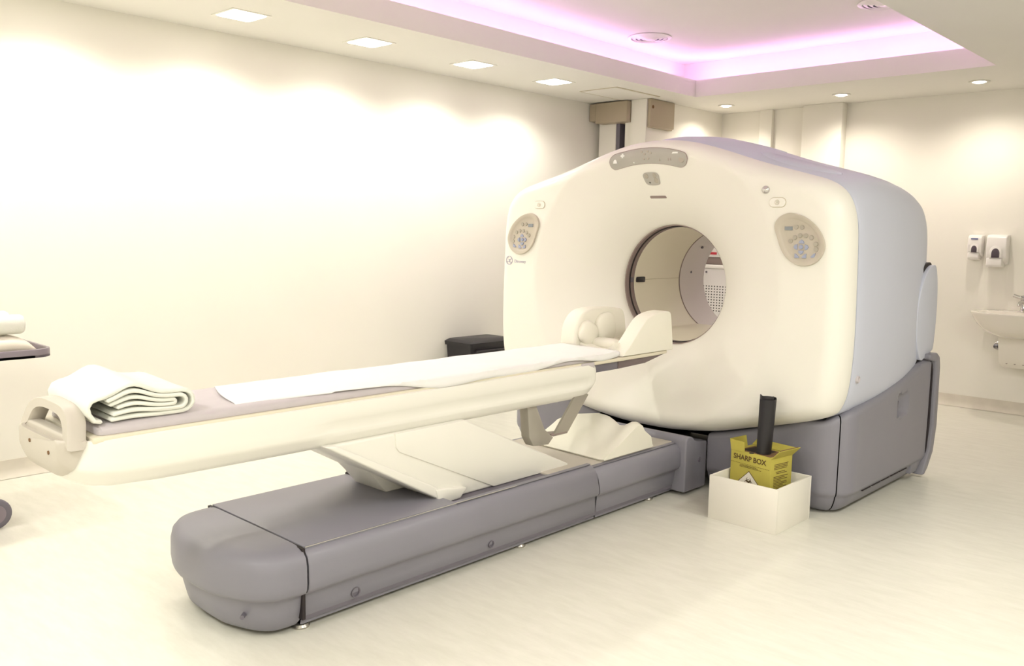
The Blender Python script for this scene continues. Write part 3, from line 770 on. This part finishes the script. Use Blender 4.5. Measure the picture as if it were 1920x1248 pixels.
# tray and its head extension
b = bmesh.new(); prism(b, [(-1.325, -.215), (1.30, -.215), (1.62, -.212), (1.77, -.20), (1.795, -.17), (1.80, 0), (1.795, .17), (1.77, .20), (1.62, .212), (1.30, .215), (-1.325, .215)], 'Z', .765, .784, .005, 2); tr = finish(b, 'tray', 'traye', tab)
b = bmesh.new(); prism(b, [(1.10, .722), (1.32, .722), (1.32, .767), (1.10, .767)], 'Y', -.195, .195, .003); finish(b, 'tray_slider', 'greyd', tr)
b = bmesh.new(); prism(b, [(1.325, .722), (1.57, .730), (1.765, .766), (1.325, .766)], 'Y', -.195, .195, .003); finish(b, 'head_extension', 'carbon', tr)
b = bmesh.new(); box(b, (.99, -.222, .752), (1.095, .222, .783), .008, 3); finish(b, 'end_stop', 'pad', tr)
# grey metal bracket hanging under the head end
def bar(b, p0, p1, wx, th):
    p0, p1 = Vector(p0), Vector(p1); d = (p1-p0).normalized(); n = Vector((0, -d.z, d.y))*th/2; e = Vector((wx/2, 0, 0))
    loft(b, [[p+e+n, p+e-n, p-e-n, p-e+n] for p in (p0, p1)], True, True, True)
b = bmesh.new(); bar(b, (1.02, -.195, .62), (.97, -.105, .415), .11, .010); bk = finish(b, 'cable_bracket', 'bracket', tab)
b = bmesh.new(); bar(b, (.955, -.115, .425), (.955, .06, .385), .12, .012); finish(b, 'cross_plate', 'mauve', bk)
b = bmesh.new(); prism(b, [(.672, .60), (.735, .60), (.80, .475), (.865, .425), (.83, .395), (.72, .405), (.69, .45)], 'Y', -.155, -.10, .004); finish(b, 'rear_strap', 'bracket', bk)

# ============================================================ THINGS ON THE TABLE
# mattress pad
b = bmesh.new()
def pad_sec(x, w_, z1, z0=.785):
    return [(x, y, z) for y, z in ((-w_, z0), (-w_-.001, z0+.012), (-w_+.006, z1-.008), (-w_+.03, z1), (0, z1-.006), (w_-.03, z1), (w_-.006, z1-.008), (w_+.001, z0+.012), (w_, z0))]
loft(b, [pad_sec(-1.30, .185, .80), pad_sec(-1.29, .197, .812), pad_sec(-1.2, .203, .816), pad_sec(0, .203, .816), pad_sec(1.2, .203, .814), pad_sec(1.31, .198, .808), pad_sec(1.32, .18, .79)], True, True, True)
tag(finish(b, 'mattress_pad', 'pad', None, 50), 'thin lavender grey pad lying on the table cradle', 'mattress pad')
# bed sheet draped over the pad
b = bmesh.new()
NX, NY = 150, 30
grid = []
for i in range(NX+1):
    fx = i/NX; row = []
    for j in range(NY+1):
        fy = j/NY
        # arc length coordinate across; near side hangs over the edge
        x0 = -.835+.12*fy-.015*math.sin(math.pi*fy)
        x1 = 1.318
        x = x0+(x1-x0)*fx
        hang = .031*sstep((x+.45)/.5)*(1+.35*math.sin(x*5.3)+.25*math.sin(x*11+1))
        if x > 1.15: hang *= max(.5, 1-(x-1.15)/.4)
        total = .412+hang; s_ = fy*total
        z = .8185; wr = .0022*math.sin(x*17+fy*5)+.0018*math.sin(x*9-fy*9)
        if s_ < hang+.0:
            y = -.2085-.004*math.sin(x*8); z = .8175-(hang-s_)
            y -= .004*(hang-s_)/.03
            y += .035*(1-sstep((x+.80)/.55))
        else:
            y = -.2075+(s_-hang); e = min(1, (s_-hang)/.03); z = .8115+.0045*sstep(e)
            z += max(0, wr)*e*min(1, fx*20) + .0012
            y += .035*(1-sstep((x+.80)/.55))*(1-fy)
            if y > .175: z -= .007*((y-.175)/.03)
        row.append(b.verts.new((x, y, z)))
    grid.append(row)
for i in range(NX):
    for j in range(NY): b.faces.new((grid[i][j], grid[i+1][j], grid[i+1][j+1], grid[i][j+1]))
sh = finish(b, 'bed_sheet', 'sheet', None, 70)
if sum(p.normal.z for p in sh.data.polygons) < 0: sh.data.flip_normals()
mo = sh.modifiers.new('thickness', 'SOLIDIFY'); mo.thickness = .0025; mo.offset = 1
tag(sh, 'thin white sheet spread along the patient table up to the head holder', 'sheet')
# folded towel
def strip_layer(b, pts, th, y0, y1, n=10, edge=.006):
    """a cloth layer: thick ribbon in XZ, extruded along Y with rounded edges"""
    L = []; N = len(pts)
    for i, p in enumerate(pts):
        a = Vector(pts[max(i-1, 0)]); c = Vector(pts[min(i+1, N-1)]); d = (c-a).normalized(); L.append((Vector(p), Vector((-d.y, d.x))))
    loop = [p+nn*th/2 for p, nn in L]
    endd = (Vector(pts[-1])-Vector(pts[-2])).normalized()
    loop += [Vector(pts[-1])+endd*th*.45]
    loop += [p-nn*th/2 for p, nn in reversed(L)]
    std = (Vector(pts[0])-Vector(pts[1])).normalized()
    loop += [Vector(pts[0])+std*th*.45]
    ctr = {}
    mids = [p for p, _ in L]+[Vector(pts[-1])]+[p for p, _ in reversed(L)]+[Vector(pts[0])]
    rings = []
    for k, (y, f) in enumerate([(y0+.0, .45), (y0+.002, .8), (y0+edge, 1)]+[(y0+(y1-y0)*q/n, 1) for q in range(1, n)]+[(y1-edge, 1), (y1, .45)]):
        t_ = (y-y0)/(y1-y0)
        rings.append([(m_.x+(p.x-m_.x)*f+.012*t_, y, m_.y+(p.y-m_.y)*f+.014*sstep(t_)*(0 if m_.y < .83 else (m_.y-.83)/.1)) for p, m_ in zip(loop, mids)])
    loft(b, rings, True, True, True)
def hump(x):
    # centre line lift of the pile along X
    return .040*math.exp(-((x+1.19)/.062)**2)-.0*x
z0 = .8165
TH = .0136
b = bmesh.new()
def lay(k, xa, xb): return [(x, z0+TH*(k+.55)+hump(x)*(.10+.16*k) if True else 0) for x in [xa+(xb-xa)*i/14 for i in range(15)]]
def uturn(lo, hi, n=7):
    p, q = Vector(lo), Vector(hi); c = (p+q)/2; r_ = (q-p).length/2
    return [(c.x+r_*1.15*math.sin(math.pi*k/n), c.y-r_*math.cos(math.pi*k/n)) for k in range(1, n)]
XL, XR = -1.285, -1.03
a0, a5 = lay(0, XL+.03, XR), lay(5, XL-.01, XR)
wrap = a0+uturn(a0[-1], a5[-1])+a5[::-1]
left = [(XL-.028, z0+TH*5.2), (XL-.038, z0+TH*4), (XL-.034, z0+TH*2.4), (XL-.020, z0+TH*.8), (XL-.002, z0+TH*.5)]
strip_layer(b, wrap+left, TH, -.185, .17)
a1, a4 = lay(1, XL+.035, XR-.01), lay(4, XL+.02, XR-.01)
strip_layer(b, a1+uturn(a1[-1], a4[-1])+a4[::-1], TH*.96, -.189, .165)
a2, a3 = lay(2, XL+.05, XR-.03), lay(3, XL+.028, XR-.03)
strip_layer(b, a2+uturn(a2[-1], a3[-1], 5)+a3[::-1], TH*.92, -.186, .165)
# soft crown filling the top of the bundle
tw = finish(b, 'folded_towel', 'towel', None, 70)
tag(tw, 'thick white towel folded in layers at the foot end of the table', 'towel')
# head holder: foam base and two wings
hh = thing('head_holder', 'cream foam head holder with two upright wings at the head end of the table', 'head rest', (1.58, 0, .785))
near = [(1.335, .787), (1.40, .84), (1.47, .905), (1.53, .958), (1.575, .984), (1.64, .998), (1.72, 1.004), (1.762, .998), (1.778, .97), (1.79, .90), (1.806, .80), (1.80, .787)]
far = [(1.325, .787), (1.322, .86), (1.335, .92), (1.375, .972), (1.43, 1.0), (1.52, 1.010), (1.62, 1.008), (1.72, 1.0), (1.765, .98), (1.79, .90), (1.80, .787)]
def wing(pts, ya, yb, name):
    b = bmesh.new(); P = spline(pts, 3, False)
    prism(b, P, 'Y', ya, yb, .018, 4, True); return finish(b, name, 'foam', hh, 50)
wing(near, -.215, -.125, 'wing'); wf = wing(far, .095, .205, 'wing')
b = bmesh.new(); prism(b, [(-.14, .787), (.11, .787), (.11, .84), (.07, .822), (0, .806), (-.06, .806), (-.11, .825), (-.14, .85)], 'X', 1.36, 1.79, .006, 2); finish(b, 'cushion_base', 'foam', hh)
# padded inserts on the far wing
def blob(name, m, c, s, par, dent=None, n=20, rz=0, p=2.6):
    b = bmesh.new(); rings = []
    for i in range(n+1):
        ph = -math.pi/2+math.pi*i/n; ring = []
        for k in range(2*n):
            th = math.pi*k/n
            f = lambda v: math.copysign(abs(v)**(2/p), v)
            v = Vector((f(math.cos(ph))*f(math.cos(th))*s[0], f(math.cos(ph))*f(math.sin(th))*s[1], f(math.sin(ph))*s[2]))
            if dent: v = dent(v)
            v.rotate(Matrix.Rotation(rz, 3, 'Y')); ring.append(Vector(c)+v)
        rings.append(ring)
    loft(b, rings, True, True, True); return finish(b, name, m, par, 80)
blob('ear_pad', 'foam', (1.42, .085, .875), (.075, .03, .066), hh, rz=.5)
blob('ear_pad', 'foam', (1.575, .085, .895), (.085, .028, .088), hh, rz=-.25)
blob('neck_roll', 'foam', (1.475, .0, .825), (.05, .10, .030), hh)
blob('ear_pad', 'foam', (1.53, -.105, .865), (.06, .022, .03), hh, rz=-.75)
# foam knee rest lying on the base
b = bmesh.new(); rr = []
for k in range(29):
    y = -.305+.50*k/28
    hz = interp(y, [-.305, -.29, -.27, -.235, -.20, -.165, -.12, -.07, 0, .08, .195], [.44, .452, .450, .427, .425, .446, .466, .468, .455, .44, .40])
    xa, xr = interp(y, [-.305, .195], [1.07, 1.09]), interp(y, [-.305, -.2, -.12, .195], [1.375, 1.33, 1.33, 1.34])
    hz2 = hz-.2975
    sec = [(xa, .2975), (xa-.006, .305), (xa+.02, .318)]
    for q in range(1, 8):
        f = q/8; sec.append((xa+.02+(xr-.045-xa-.02)*f, .318+(hz-.012-.318)*(f**1.15)))
    sec += [(xr-.03, hz-.004), (xr, hz), (xr+.025, hz-.008), (xr+.05, hz-.04), (xr+.11, .36), (1.50, .315), (1.51, .303), (1.50, .2975)]
    if k in (0, 28):
        c = (1.3, .36); sec = [(c[0]+(x-c[0])*.97, max(.2975, c[1]+(z-c[1])*.96)) for x, z in sec]
    rr.append([(x, y-(.006 if k == 0 else 0), z) for x, z in sec])
loft(b, rr, True, True, True)
tag(finish(b, 'foam_knee_rest', 'foam', None, 45), 'cream foam knee rest with two humps lying on the grey table base', 'cushion')

# ============================================================ WHITE BIN, SHARPS BOX, BLACK ROLL
t = thing('white_open_box', 'white open-topped laminate box on the floor in front of the scanner', 'box', (1.675, -.845, 0))
bx0, bx1, by0, by1, bh, th = 1.492, 1.862, -1.030, -.662, .222, .012
b = bmesh.new(); box(b, (bx0, by0, 0), (bx0+th, by1, bh), .001); finish(b, 'side_panel', 'binw', t)
b = bmesh.new(); box(b, (bx1-th, by0, 0), (bx1, by1, bh), .001); finish(b, 'side_panel', 'binw', t)
b = bmesh.new(); box(b, (bx0+th, by0, 0), (bx1-th, by0+th, bh), .001); finish(b, 'side_panel', 'binw', t)
b = bmesh.new(); box(b, (bx0+th, by1-th, 0), (bx1-th, by1, bh), .001); finish(b, 'side_panel', 'binw', t)
b = bmesh.new(); box(b, (bx0+th, by0+th, 0), (bx1-th, by1-th, .012)); finish(b, 'bottom_panel', 'binw', t)
# sharps container (local axes: x depth away, y to the left, z up)
SX, SY, SH = .175, .245, .318
sb = thing('sharps_box', 'yellow cardboard SHARP BOX container with open flaps inside the white box', 'sharps container', (1.728, -.818, .0125), None, R(-9))
def lob(b, name, m, par, sharp=38): return finish(b, name, m, par, sharp, True)
fx_, sy_ = -SX/2, SY/2
b = bmesh.new(); box(b, (-SX/2, -SY/2, 0), (SX/2, SY/2, SH), .0015); body = lob(b, 'carton', 'yellow', sb)
def flap(b, p0, p1, d, L, th=.003):
    p0, p1, d = Vector(p0), Vector(p1), Vector(d).normalized()*L
    n = (p1-p0).cross(d).normalized()*th
    loft(b, [[p0, p1, p1+n, p0+n], [p0+d, p1+d, p1+d+n, p0+d+n]], True, True, True)
b = bmesh.new(); flap(b, (-SX/2, SY/2, SH), (SX/2*.5, SY/2, SH), (.05, .25, 1), .055); lob(b, 'flap', 'yellow', sb)
b = bmesh.new(); flap(b, (-SX/2, SY/2-.001, SH), (-SX/2, SY/2-.085, SH), (.10, .16, 1), .052); lob(b, 'flap', 'yellow', sb)
b = bmesh.new(); flap(b, (-SX/2, -SY/2, SH), (SX/2, -SY/2, SH), (0, -.75, .8), .062); f_ = lob(b, 'flap', 'yellow', sb)
b = bmesh.new(); flap(b, (-SX/2+.02, -SY/2-.008, SH+.012), (SX/2-.01, -SY/2-.008, SH+.012), (0, -.70, .88), .045, .0035); lob(b, 'inner_flap', 'kraft', sb)
b = bmesh.new(); flap(b, (SX/2, SY/2, SH), (SX/2, -SY/2, SH), (.9, 0, .5), .05); lob(b, 'flap', 'yellow', sb)
b = bmesh.new(); box(b, (-SX/2+.02, -SY/2+.02, SH-.0005), (SX/2-.02, SY/2-.03, SH+.001)); lob(b, 'opening', 'kraft', sb)
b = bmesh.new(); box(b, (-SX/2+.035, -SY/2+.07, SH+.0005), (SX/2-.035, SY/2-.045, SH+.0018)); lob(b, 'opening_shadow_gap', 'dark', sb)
b = bmesh.new(); prism(b, circ(.012, 14, (-SX/2+.012, .005)), 'Z', SH-.0004, SH+.0022); lob(b, 'finger_hole', 'dark', sb)
# print on the front
def ltext(s, size, org, xd, yd, name, m, par, sx=1, bold=0):
    me = text_mesh(s, size, .0004, bold); x, y = Vector(xd), Vector(yd); z = x.cross(y)
    me.transform(Matrix.Translation(org) @ Matrix((x*sx, y, z)).transposed().to_4x4()); me.materials.clear()
    return mesh_obj(me, name, m, par, 30, True)
FX = -SX/2-.0006
tx = ltext('SHARP BOX', .037, (FX, .006, SH-.030), (0, -1, 0), (0, 0, 1), 'lettering', 'brown', body, 1, .0009)
b = bmesh.new()
for k in range(24):
    y = SY/2-.004-k*.0098; box(b, (FX-.0003, y-.0062, SH-.0605), (FX+.001, y, SH-.0588))
lob(b, 'fold_line', 'brown', body)['kind'] = 'stuff'
b = bmesh.new()
for r_, (zz, y0, y1) in enumerate(((SH-.066, .060, -.035), (SH-.0705, .065, -.045), (SH-.0755, .065, -.060))):
    y = y0
    while y > y1:
        wd = random.uniform(.004, .010); box(b, (FX-.0003, y-wd, zz-.0011), (FX+.001, y, zz+.0011)); y -= wd+.0018
lob(b, 'small_print', 'brown', body)['kind'] = 'stuff'
# hazard diamond
dc = (.006, .158)
def diamond(r_): return [(dc[0], dc[1]+r_), (dc[0]-r_*1.02, dc[1]), (dc[0], dc[1]-r_), (dc[0]+r_*1.02, dc[1])]
b = bmesh.new(); prism(b, diamond(.070), 'X', FX-.0004, FX+.001); lob(b, 'diamond_border', 'brown', body)
b = bmesh.new(); prism(b, diamond(.0655), 'X', FX-.0008, FX+.001); lob(b, 'hazard_diamond', 'binw', body)
b = bmesh.new(); xh = FX-.0012; hc = (dc[0], dc[1]+.012)
def lstrip(pts, wd):
    vv = []
    for i, p in enumerate(pts):
        q0 = pts[max(i-1, 0)]; q1 = pts[min(i+1, len(pts)-1)]; d = Vector((q1[0]-q0[0], q1[1]-q0[1])).normalized(); n = Vector((-d.y, d.x))*(wd[i] if isinstance(wd, list) else wd)/2
        vv.append([(xh, p[0]+n.x, p[1]+n.y), (xh, p[0]-n.x, p[1]-n.y), (xh+.001, p[0]-n.x, p[1]-n.y), (xh+.001, p[0]+n.x, p[1]+n.y)])
    loft(b, vv, True, True, True)
def larc(c, r_, a0, a1, wd, n=18):
    lstrip([(c[0]+r_*math.cos(R(a0+(a1-a0)*k/n)), c[1]+r_*math.sin(R(a0+(a1-a0)*k/n))) for k in range(n+1)], wd)
for q in (90, 210, 330):
    c = (hc[0]+.0125*math.cos(R(q)), hc[1]+.0125*math.sin(R(q)))
    wl = [.0012+.0046*math.sin(math.pi*k/18) for k in range(19)]
    larc(c, .0125, q+35, q+325, wl)
larc(hc, .0135, 0, 360, .0026, 30)
lob(b, 'hazard_symbol', 'brown', body)
b = bmesh.new(); box(b, (FX-.0012, dc[0]-.022, dc[1]-.026), (FX, dc[0]+.022, dc[1]-.0235)); box(b, (FX-.0012, dc[0]-.016, dc[1]-.033), (FX, dc[0]+.016, dc[1]-.031)); lob(b, 'small_print', 'brown', body)['kind'] = 'stuff'
# print on the right side
b = bmesh.new(); SYF = -SY/2
z = SH-.035
rows = [(-.06, .055), (-.06, .05), (-.06, .052), (-.06, .045), None, (-.045, .03), (-.04, .045), None, (-.062, .055), (-.062, .03), (-.062, .05), (-.062, .0), (-.062, .048), (-.062, .05), (-.062, .02), (-.062, .045), (-.062, -.01), None, None, (-.058, .0), (-.058, .01), (-.058, -.02)]
for rw in rows:
    if rw:
        x = rw[0]
        while x < rw[1]:
            wd = random.uniform(.005, .014); box(b, (x, SYF-.0010, z-.0016), (min(x+wd, rw[1]), SYF+.001, z+.0016)); x += wd+.002
    z -= .0078
lob(b, 'side_print', 'brown', body)['kind'] = 'stuff'
# black rolled sheet standing in the sharps box
b = bmesh.new(); rr = []; H0, H1 = .3135+.0125, .575
NS = 60
for f in (0, .04, .3, .6, .9, 1):
    ring_o, ring_i = [], []
    for k in range(NS+1):
        a = R(150+470*k/NS); r_ = .046-.010*k/NS
        top = H1+(.022 if k > NS*.62 else (-.012 if k < NS*.35 else 0))
        zz = .02+(top-.02)*f
        r2 = r_*(1-.10*(1-f)); sk = .012*f
        ring_o.append((r2*math.cos(a)+sk*.3, r2*math.sin(a)-sk*.6, zz)); ring_i.append(((r2-.0016)*math.cos(a)+sk*.3, (r2-.0016)*math.sin(a)-sk*.6, zz))
    rr.append(ring_o+ring_i[::-1])
loft(b, rr, True, True, True)
o = finish(b, 'rolled_sheet', 'black', None, 50); 
o.location = (1.70, -.842, .3335)
for v in o.data.vertices: v.co.z -= .0
for v in o.data.vertices: v.co.z = (v.co.z-.02)*(.285/(H1-.02))
tag(o, 'black plastic sheet rolled into a tube standing upright on the sharps box', 'rolled sheet')

# ============================================================ SINK, DISPENSERS
sk = thing('wall_basin', 'white ceramic wall basin cut by the right edge of the photo', 'sink', (5.5, -1.06, .5))
def basin_ring(r_, z, c=(5.46, -1.06), sx=1.0, back=5.718):
    pts = []
    for k in range(48):
        a = 2*math.pi*k/48; x = c[0]+r_*.80*math.cos(a)*sx; y = c[1]+r_*1.12*math.sin(a)
        f = lambda v: v
        if math.cos(a) > 0: x = c[0]+min(back-c[0], r_*1.0*math.cos(a)**.5)
        pts.append((x, y, z))
    return pts
b = bmesh.new()
loft(b, [basin_ring(.08, .655), basin_ring(.14, .668), basin_ring(.20, .70), basin_ring(.25, .75), basin_ring(.28, .80), basin_ring(.295, .832), basin_ring(.30, .845), basin_ring(.298, .853), basin_ring(.288, .855),
          basin_ring(.245, .852, back=5.60), basin_ring(.22, .82, back=5.59), basin_ring(.17, .75, back=5.57), basin_ring(.10, .715, back=5.54), basin_ring(.03, .71, back=5.49)], True, True, True)
finish(b, 'bowl', 'ceramic', sk, 55)
b = bmesh.new()
def ped(w_, d, z): return [(5.717-d+(.0 if abs(y) < .6 else .04), -1.06+y*w_, z) for y in (-1, -.6, .6, 1)]+[(5.717, -1.06+w_, z), (5.717, -1.06-w_, z)]
loft(b, [ped(.10, .20, .40), ped(.115, .24, .44), ped(.12, .27, .55), ped(.125, .30, .68)], True, True, True); pe = finish(b, 'half_pedestal', 'ceramic', sk, 40)
for y in (-1.0, -1.06, -1.12):
    b = bmesh.new(); lathe(b, [(.001, 0), (.007, 0), (.008, .006)], (5.517, y, .44), 'X', 12); finish(b, 'screw', 'mauve', pe)
b = bmesh.new(); lathe(b, [(.026, .853), (.028, .86), (.020, .868), (.018, .94), (.022, .945), (.022, .985), (.001, .992)], (5.63, -1.06, 0), 'Z', 20); tp = finish(b, 'tap', 'chrome', sk, 50)
b = bmesh.new(); tube(b, [(5.63, -1.06, .93), (5.57, -1.06, .945), (5.51, -1.06, .935), (5.495, -1.06, .91)], .011, 12); finish(b, 'spout', 'chrome', tp, 60)
b = bmesh.new(); tube(b, [(5.63, -1.04, .968), (5.62, -.985, .985)], .014, 12); finish(b, 'lever', 'chrome', tp, 60)
v_ = thing('stop_valve', 'small chrome stop valve on the wall under the basin', 'valve', (XB, -.885, .555))
b = bmesh.new(); lathe(b, [(.036, XB-.001), (.036, XB-.006), (.022, XB-.016), (.016, XB-.04), (.016, XB-.05)], (0, -.885, .555), 'X', 24); finish(b, 'flange', 'chrome', v_, 50)
b = bmesh.new(); lathe(b, [(.026, XB-.05), (.028, XB-.06), (.024, XB-.078), (.001, XB-.08)], (0, -.885, .555), 'X', 8); finish(b, 'knob', 'chrome', v_, 30)
def dispenser(yc, w_, z0_, z1, d, label, name, badge):
    t = thing(name, label, 'dispenser', (XB, yc, z0_))
    b = bmesh.new(); zt_ = z1; hgt = z1-z0_
    prof = [(XB-.001, z0_+.02), (XB-d*.75, z0_+hgt*.22), (XB-d*.92, z0_+hgt*.30), (XB-d, z0_+hgt*.6), (XB-d*.95, z1-.025), (XB-d*.75, z1-.004), (XB-.001, z1)]
    prism(b, prof, 'Y', yc-w_/2, yc+w_/2, .010, 3); finish(b, 'cover', 'disw', t, 45)
    b = bmesh.new(); prism(b, [(XB-.001, z0_), (XB-d*.86, z0_+.004), (XB-d*.98, z0_+.02), (XB-d*.98, z0_+hgt*.28), (XB-d*.8, z0_+hgt*.30), (XB-.001, z0_+hgt*.3)], 'Y', yc-w_*.32, yc+w_*.44, .006, 3); finish(b, 'push_bar', 'disw', t, 45)
    xw = XB-d*.985
    arch = [(yc-w_*.20, z0_+hgt*.30)]+[(yc+w_*.20*math.cos(R(180-180*k/10)), z0_+hgt*.43+w_*.27*math.sin(R(180-180*k/10))) for k in range(11)]+[(yc+w_*.20, z0_+hgt*.30)]
    ar2 = [(yc+(y-yc)*1.55, z0_+hgt*.31+(z-z0_-hgt*.31)*1.28) for y, z in arch]
    b = bmesh.new(); prism(b, ar2, 'X', xw-.004, xw+.02, .003); finish(b, 'window_frame', 'disw', t)
    b = bmesh.new(); prism(b, arch, 'X', xw-.006, xw+.02, .002); finish(b, 'level_window', 'tint', t)
    if badge:
        b = bmesh.new(); prism(b, rrect(w_*.5, .012, .003, 3, (yc+.002, z1-.035)), 'X', XB-d*.97-.003, XB-d*.9); finish(b, 'badge', 'blue', t)
dispenser(-.663, .108, 1.262, 1.472, .10, 'smaller white soap dispenser with a blue badge on the back wall', 'soap_dispenser', True)
dispenser(-.832, .152, 1.205, 1.476, .12, 'larger white soap dispenser on the back wall above the basin', 'soap_dispenser', False)

# ============================================================ CABINET SEEN THROUGH THE BORE
t = thing('equipment_cabinet', 'white equipment cabinet with perforated grille seen through the scanner bore', 'cabinet', (5.5, 1.4, 0))
CX = 5.38
b = bmesh.new(); box(b, (CX, .95, 0), (5.66, 1.80, 1.10), .008); finish(b, 'body', 'cab', t)
b = bmesh.new(); box(b, (CX-.02, .94, 1.10), (5.66, 1.805, 1.135), .006); finish(b, 'top_ledge', 'disw', t)
b = bmesh.new(); box(b, (CX+.06, .97, 1.135), (5.64, 1.78, 1.21), .004); finish(b, 'dark_recess', 'mauve', t)
b = bmesh.new(); box(b, (CX+.02, .95, 1.21), (5.66, 1.80, 1.42), .01); hd = finish(b, 'hood', 'cab', t)
b = bmesh.new(); box(b, (CX+.015, 1.62, 1.235), (CX+.022, 1.70, 1.258)); finish(b, 'red_label', 'red', hd)
b = bmesh.new(); lathe(b, [(.001, CX-.006), (.010, CX-.006), (.011, CX+.01)], (0, 1.715, 1.06), 'X', 14); finish(b, 'lock', 'greyd', t)
b = bmesh.new()
for i in range(12):
    for j in range(10):
        y, z_ = 1.74-i*.031, .92-j*.027
        prism(b, circ(.0068, 8, (y, z_)), 'X', CX-.0012, CX+.002)
g_ = finish(b, 'grille_holes', 'dark', t); g_['kind'] = 'stuff'

# ============================================================ BLACK BIN BY THE LEFT WALL
t = thing('black_bin', 'black lidded plastic bin against the left wall beside the scanner', 'bin', (2.72, 2.24, 0))
b = bmesh.new()
def rr3(x0, x1, y0, y1, z, r_=.03): return [(x, y, z) for x, y in rrect(x1-x0, y1-y0, r_, 4, ((x0+x1)/2, (y0+y1)/2))]
loft(b, [rr3(2.51, 2.93, 2.12, 2.38, .0), rr3(2.475, 2.965, 2.10, 2.40, .495)], True, True, True); finish(b, 'body', 'black', t)
b = bmesh.new()
loft(b, [rr3(2.465, 2.975, 2.09, 2.41, .495), rr3(2.462, 2.978, 2.088, 2.412, .525), rr3(2.49, 2.95, 2.115, 2.385, .545)], True, True, True); finish(b, 'lid', 'black', t)
b = bmesh.new(); tube(b, [(2.53, 2.094, .46), (2.91, 2.094, .46)], .008, 8); finish(b, 'grip_bar', 'black', t)

# ============================================================ TROLLEY WITH LINEN
tr_ = thing('linen_trolley', 'grey linen trolley with raised rim cut by the left edge of the photo', 'trolley', (-1.35, 1.78, 0))
tx0, tx1, ty0, ty1, tz = -1.85, -.83, 1.50, 2.06, .795
b = bmesh.new()
o1, o2 = rrect(tx1-tx0, ty1-ty0, .09, 8, ((tx0+tx1)/2, (ty0+ty1)/2)), rrect(tx1-tx0-.03, ty1-ty0-.03, .076, 8, ((tx0+tx1)/2, (ty0+ty1)/2))
loft(b, [[(x, y, tz) for x, y in o2], [(x, y, tz) for x, y in o1], [(x, y, tz+.012) for x, y in o1]], True, True, True); finish(b, 'tray', 'trol', tr_)
b = bmesh.new()
loft(b, [[(x, y, z_) for x, y in o] for o, z_ in ((o1, tz), (o1, tz+.04), (o2, tz+.04), (o2, tz+.01))], True)
bmesh.ops.bevel(b, geom=[e for e in b.edges if abs(e.verts[0].co.z-e.verts[1].co.z) < 1e-4 and e.verts[0].co.z > tz+.03], offset=.005, segments=2, profile=.5, affect='EDGES'); finish(b, 'rim', 'trol', tr_)
for lx in (-1.13, -1.62):
    for ly in (1.56, 2.0):
        b = bmesh.new(); tube(b, [(lx, ly, .15), (lx, ly, tz)], .016, 10); finish(b, 'leg', 'metal', tr_)
        b = bmesh.new(); lathe(b, [(.045, -.016), (.066, -.014), (.072, -.006), (.072, .006), (.066, .014), (.045, .016)], (lx+.025, ly, .0722), 'Y', 28); wh = finish(b, 'wheel', 'greyd', tr_, 50)
        b = bmesh.new(); lathe(b, [(.001, -.019), (.03, -.018), (.045, -.016), (.045, .016), (.03, .018), (.001, .019)], (lx+.025, ly, .0722), 'Y', 24); finish(b, 'hub', 'trol', wh)
        b = bmesh.new()
        for s in (-1, 1): box(b, (lx-.018, ly+s*.024-.003, .06), (lx+.035, ly+s*.024+.003, .15))
        box(b, (lx-.018, ly-.027, .145), (lx+.018, ly+.027, .155)); finish(b, 'caster_fork', 'metal', wh)
b = bmesh.new(); box(b, (-1.62, 1.56, .25), (-1.13, 2.0, .265), .004); finish(b, 'lower_shelf', 'trol', tr_)
def cloth_pile(name, label, m, x0, x1, y0, y1, z0_, hs, skew=0):
    b = bmesh.new(); rings = []
    n = 28
    for i in range(n+1):
        f = i/n; x = x0+(x1-x0)*f; e = min(1, (1-abs(2*f-1))*6)**.5
        h_ = interp(f, [k/(len(hs)-1) for k in range(len(hs))], hs)*(.45+.55*e)
        ring = []
        for k in range(20):
            a = 2*math.pi*k/20; y = (y0+y1)/2+(y1-y0)/2*math.copysign(abs(math.cos(a))**.45, math.cos(a))*(.9+.1*e); z_ = h_/2+h_/2*math.copysign(abs(math.sin(a))**.7, math.sin(a))
            ring.append((x, y, z0_+z_+.003*math.sin(9*f+3*math.cos(a))*(1 if z_ > .02 else 0)))
        rings.append(ring)
    loft(b, rings, True, True, True); return tag(finish(b, name, m, None, 70), label, 'linen')
cloth_pile('folded_linen', 'beige folded linen lying in the trolley tray', 'linen', -1.6, -.895, 1.53, 1.98, tz+.0125, [.085, .09, .09, .09, .09, .09, .088, .062])
b = bmesh.new()
def roll(c, r_, x0, x1): 
    rings = []
    for x, f in ((x0, .5), (x0+.006, .85), (x0+.02, 1), ((x0+x1)/2, 1.0), (x1-.02, 1), (x1-.006, .85), (x1, .5)):
        rings.append([(x, c[0]+r_*f*math.cos(2*math.pi*k/24)*1.05, c[1]+r_*f*math.sin(2*math.pi*k/24)) for k in range(24)])
    return rings
loft(b, roll((1.62, tz+.0125+.091+.047), .046, -1.45, -.925), True, True, True)
tag(finish(b, 'rolled_towel', 'towel', None, 60), 'white rolled towel on top of the folded linen on the trolley', 'towel')
b = bmesh.new(); loft(b, roll((1.75, tz+.0125+.091+.051), .05, -1.50, -.95), True, True, True)
tag(finish(b, 'rolled_towel', 'towel', None, 60), 'second white rolled towel behind the first one on the trolley', 'towel')
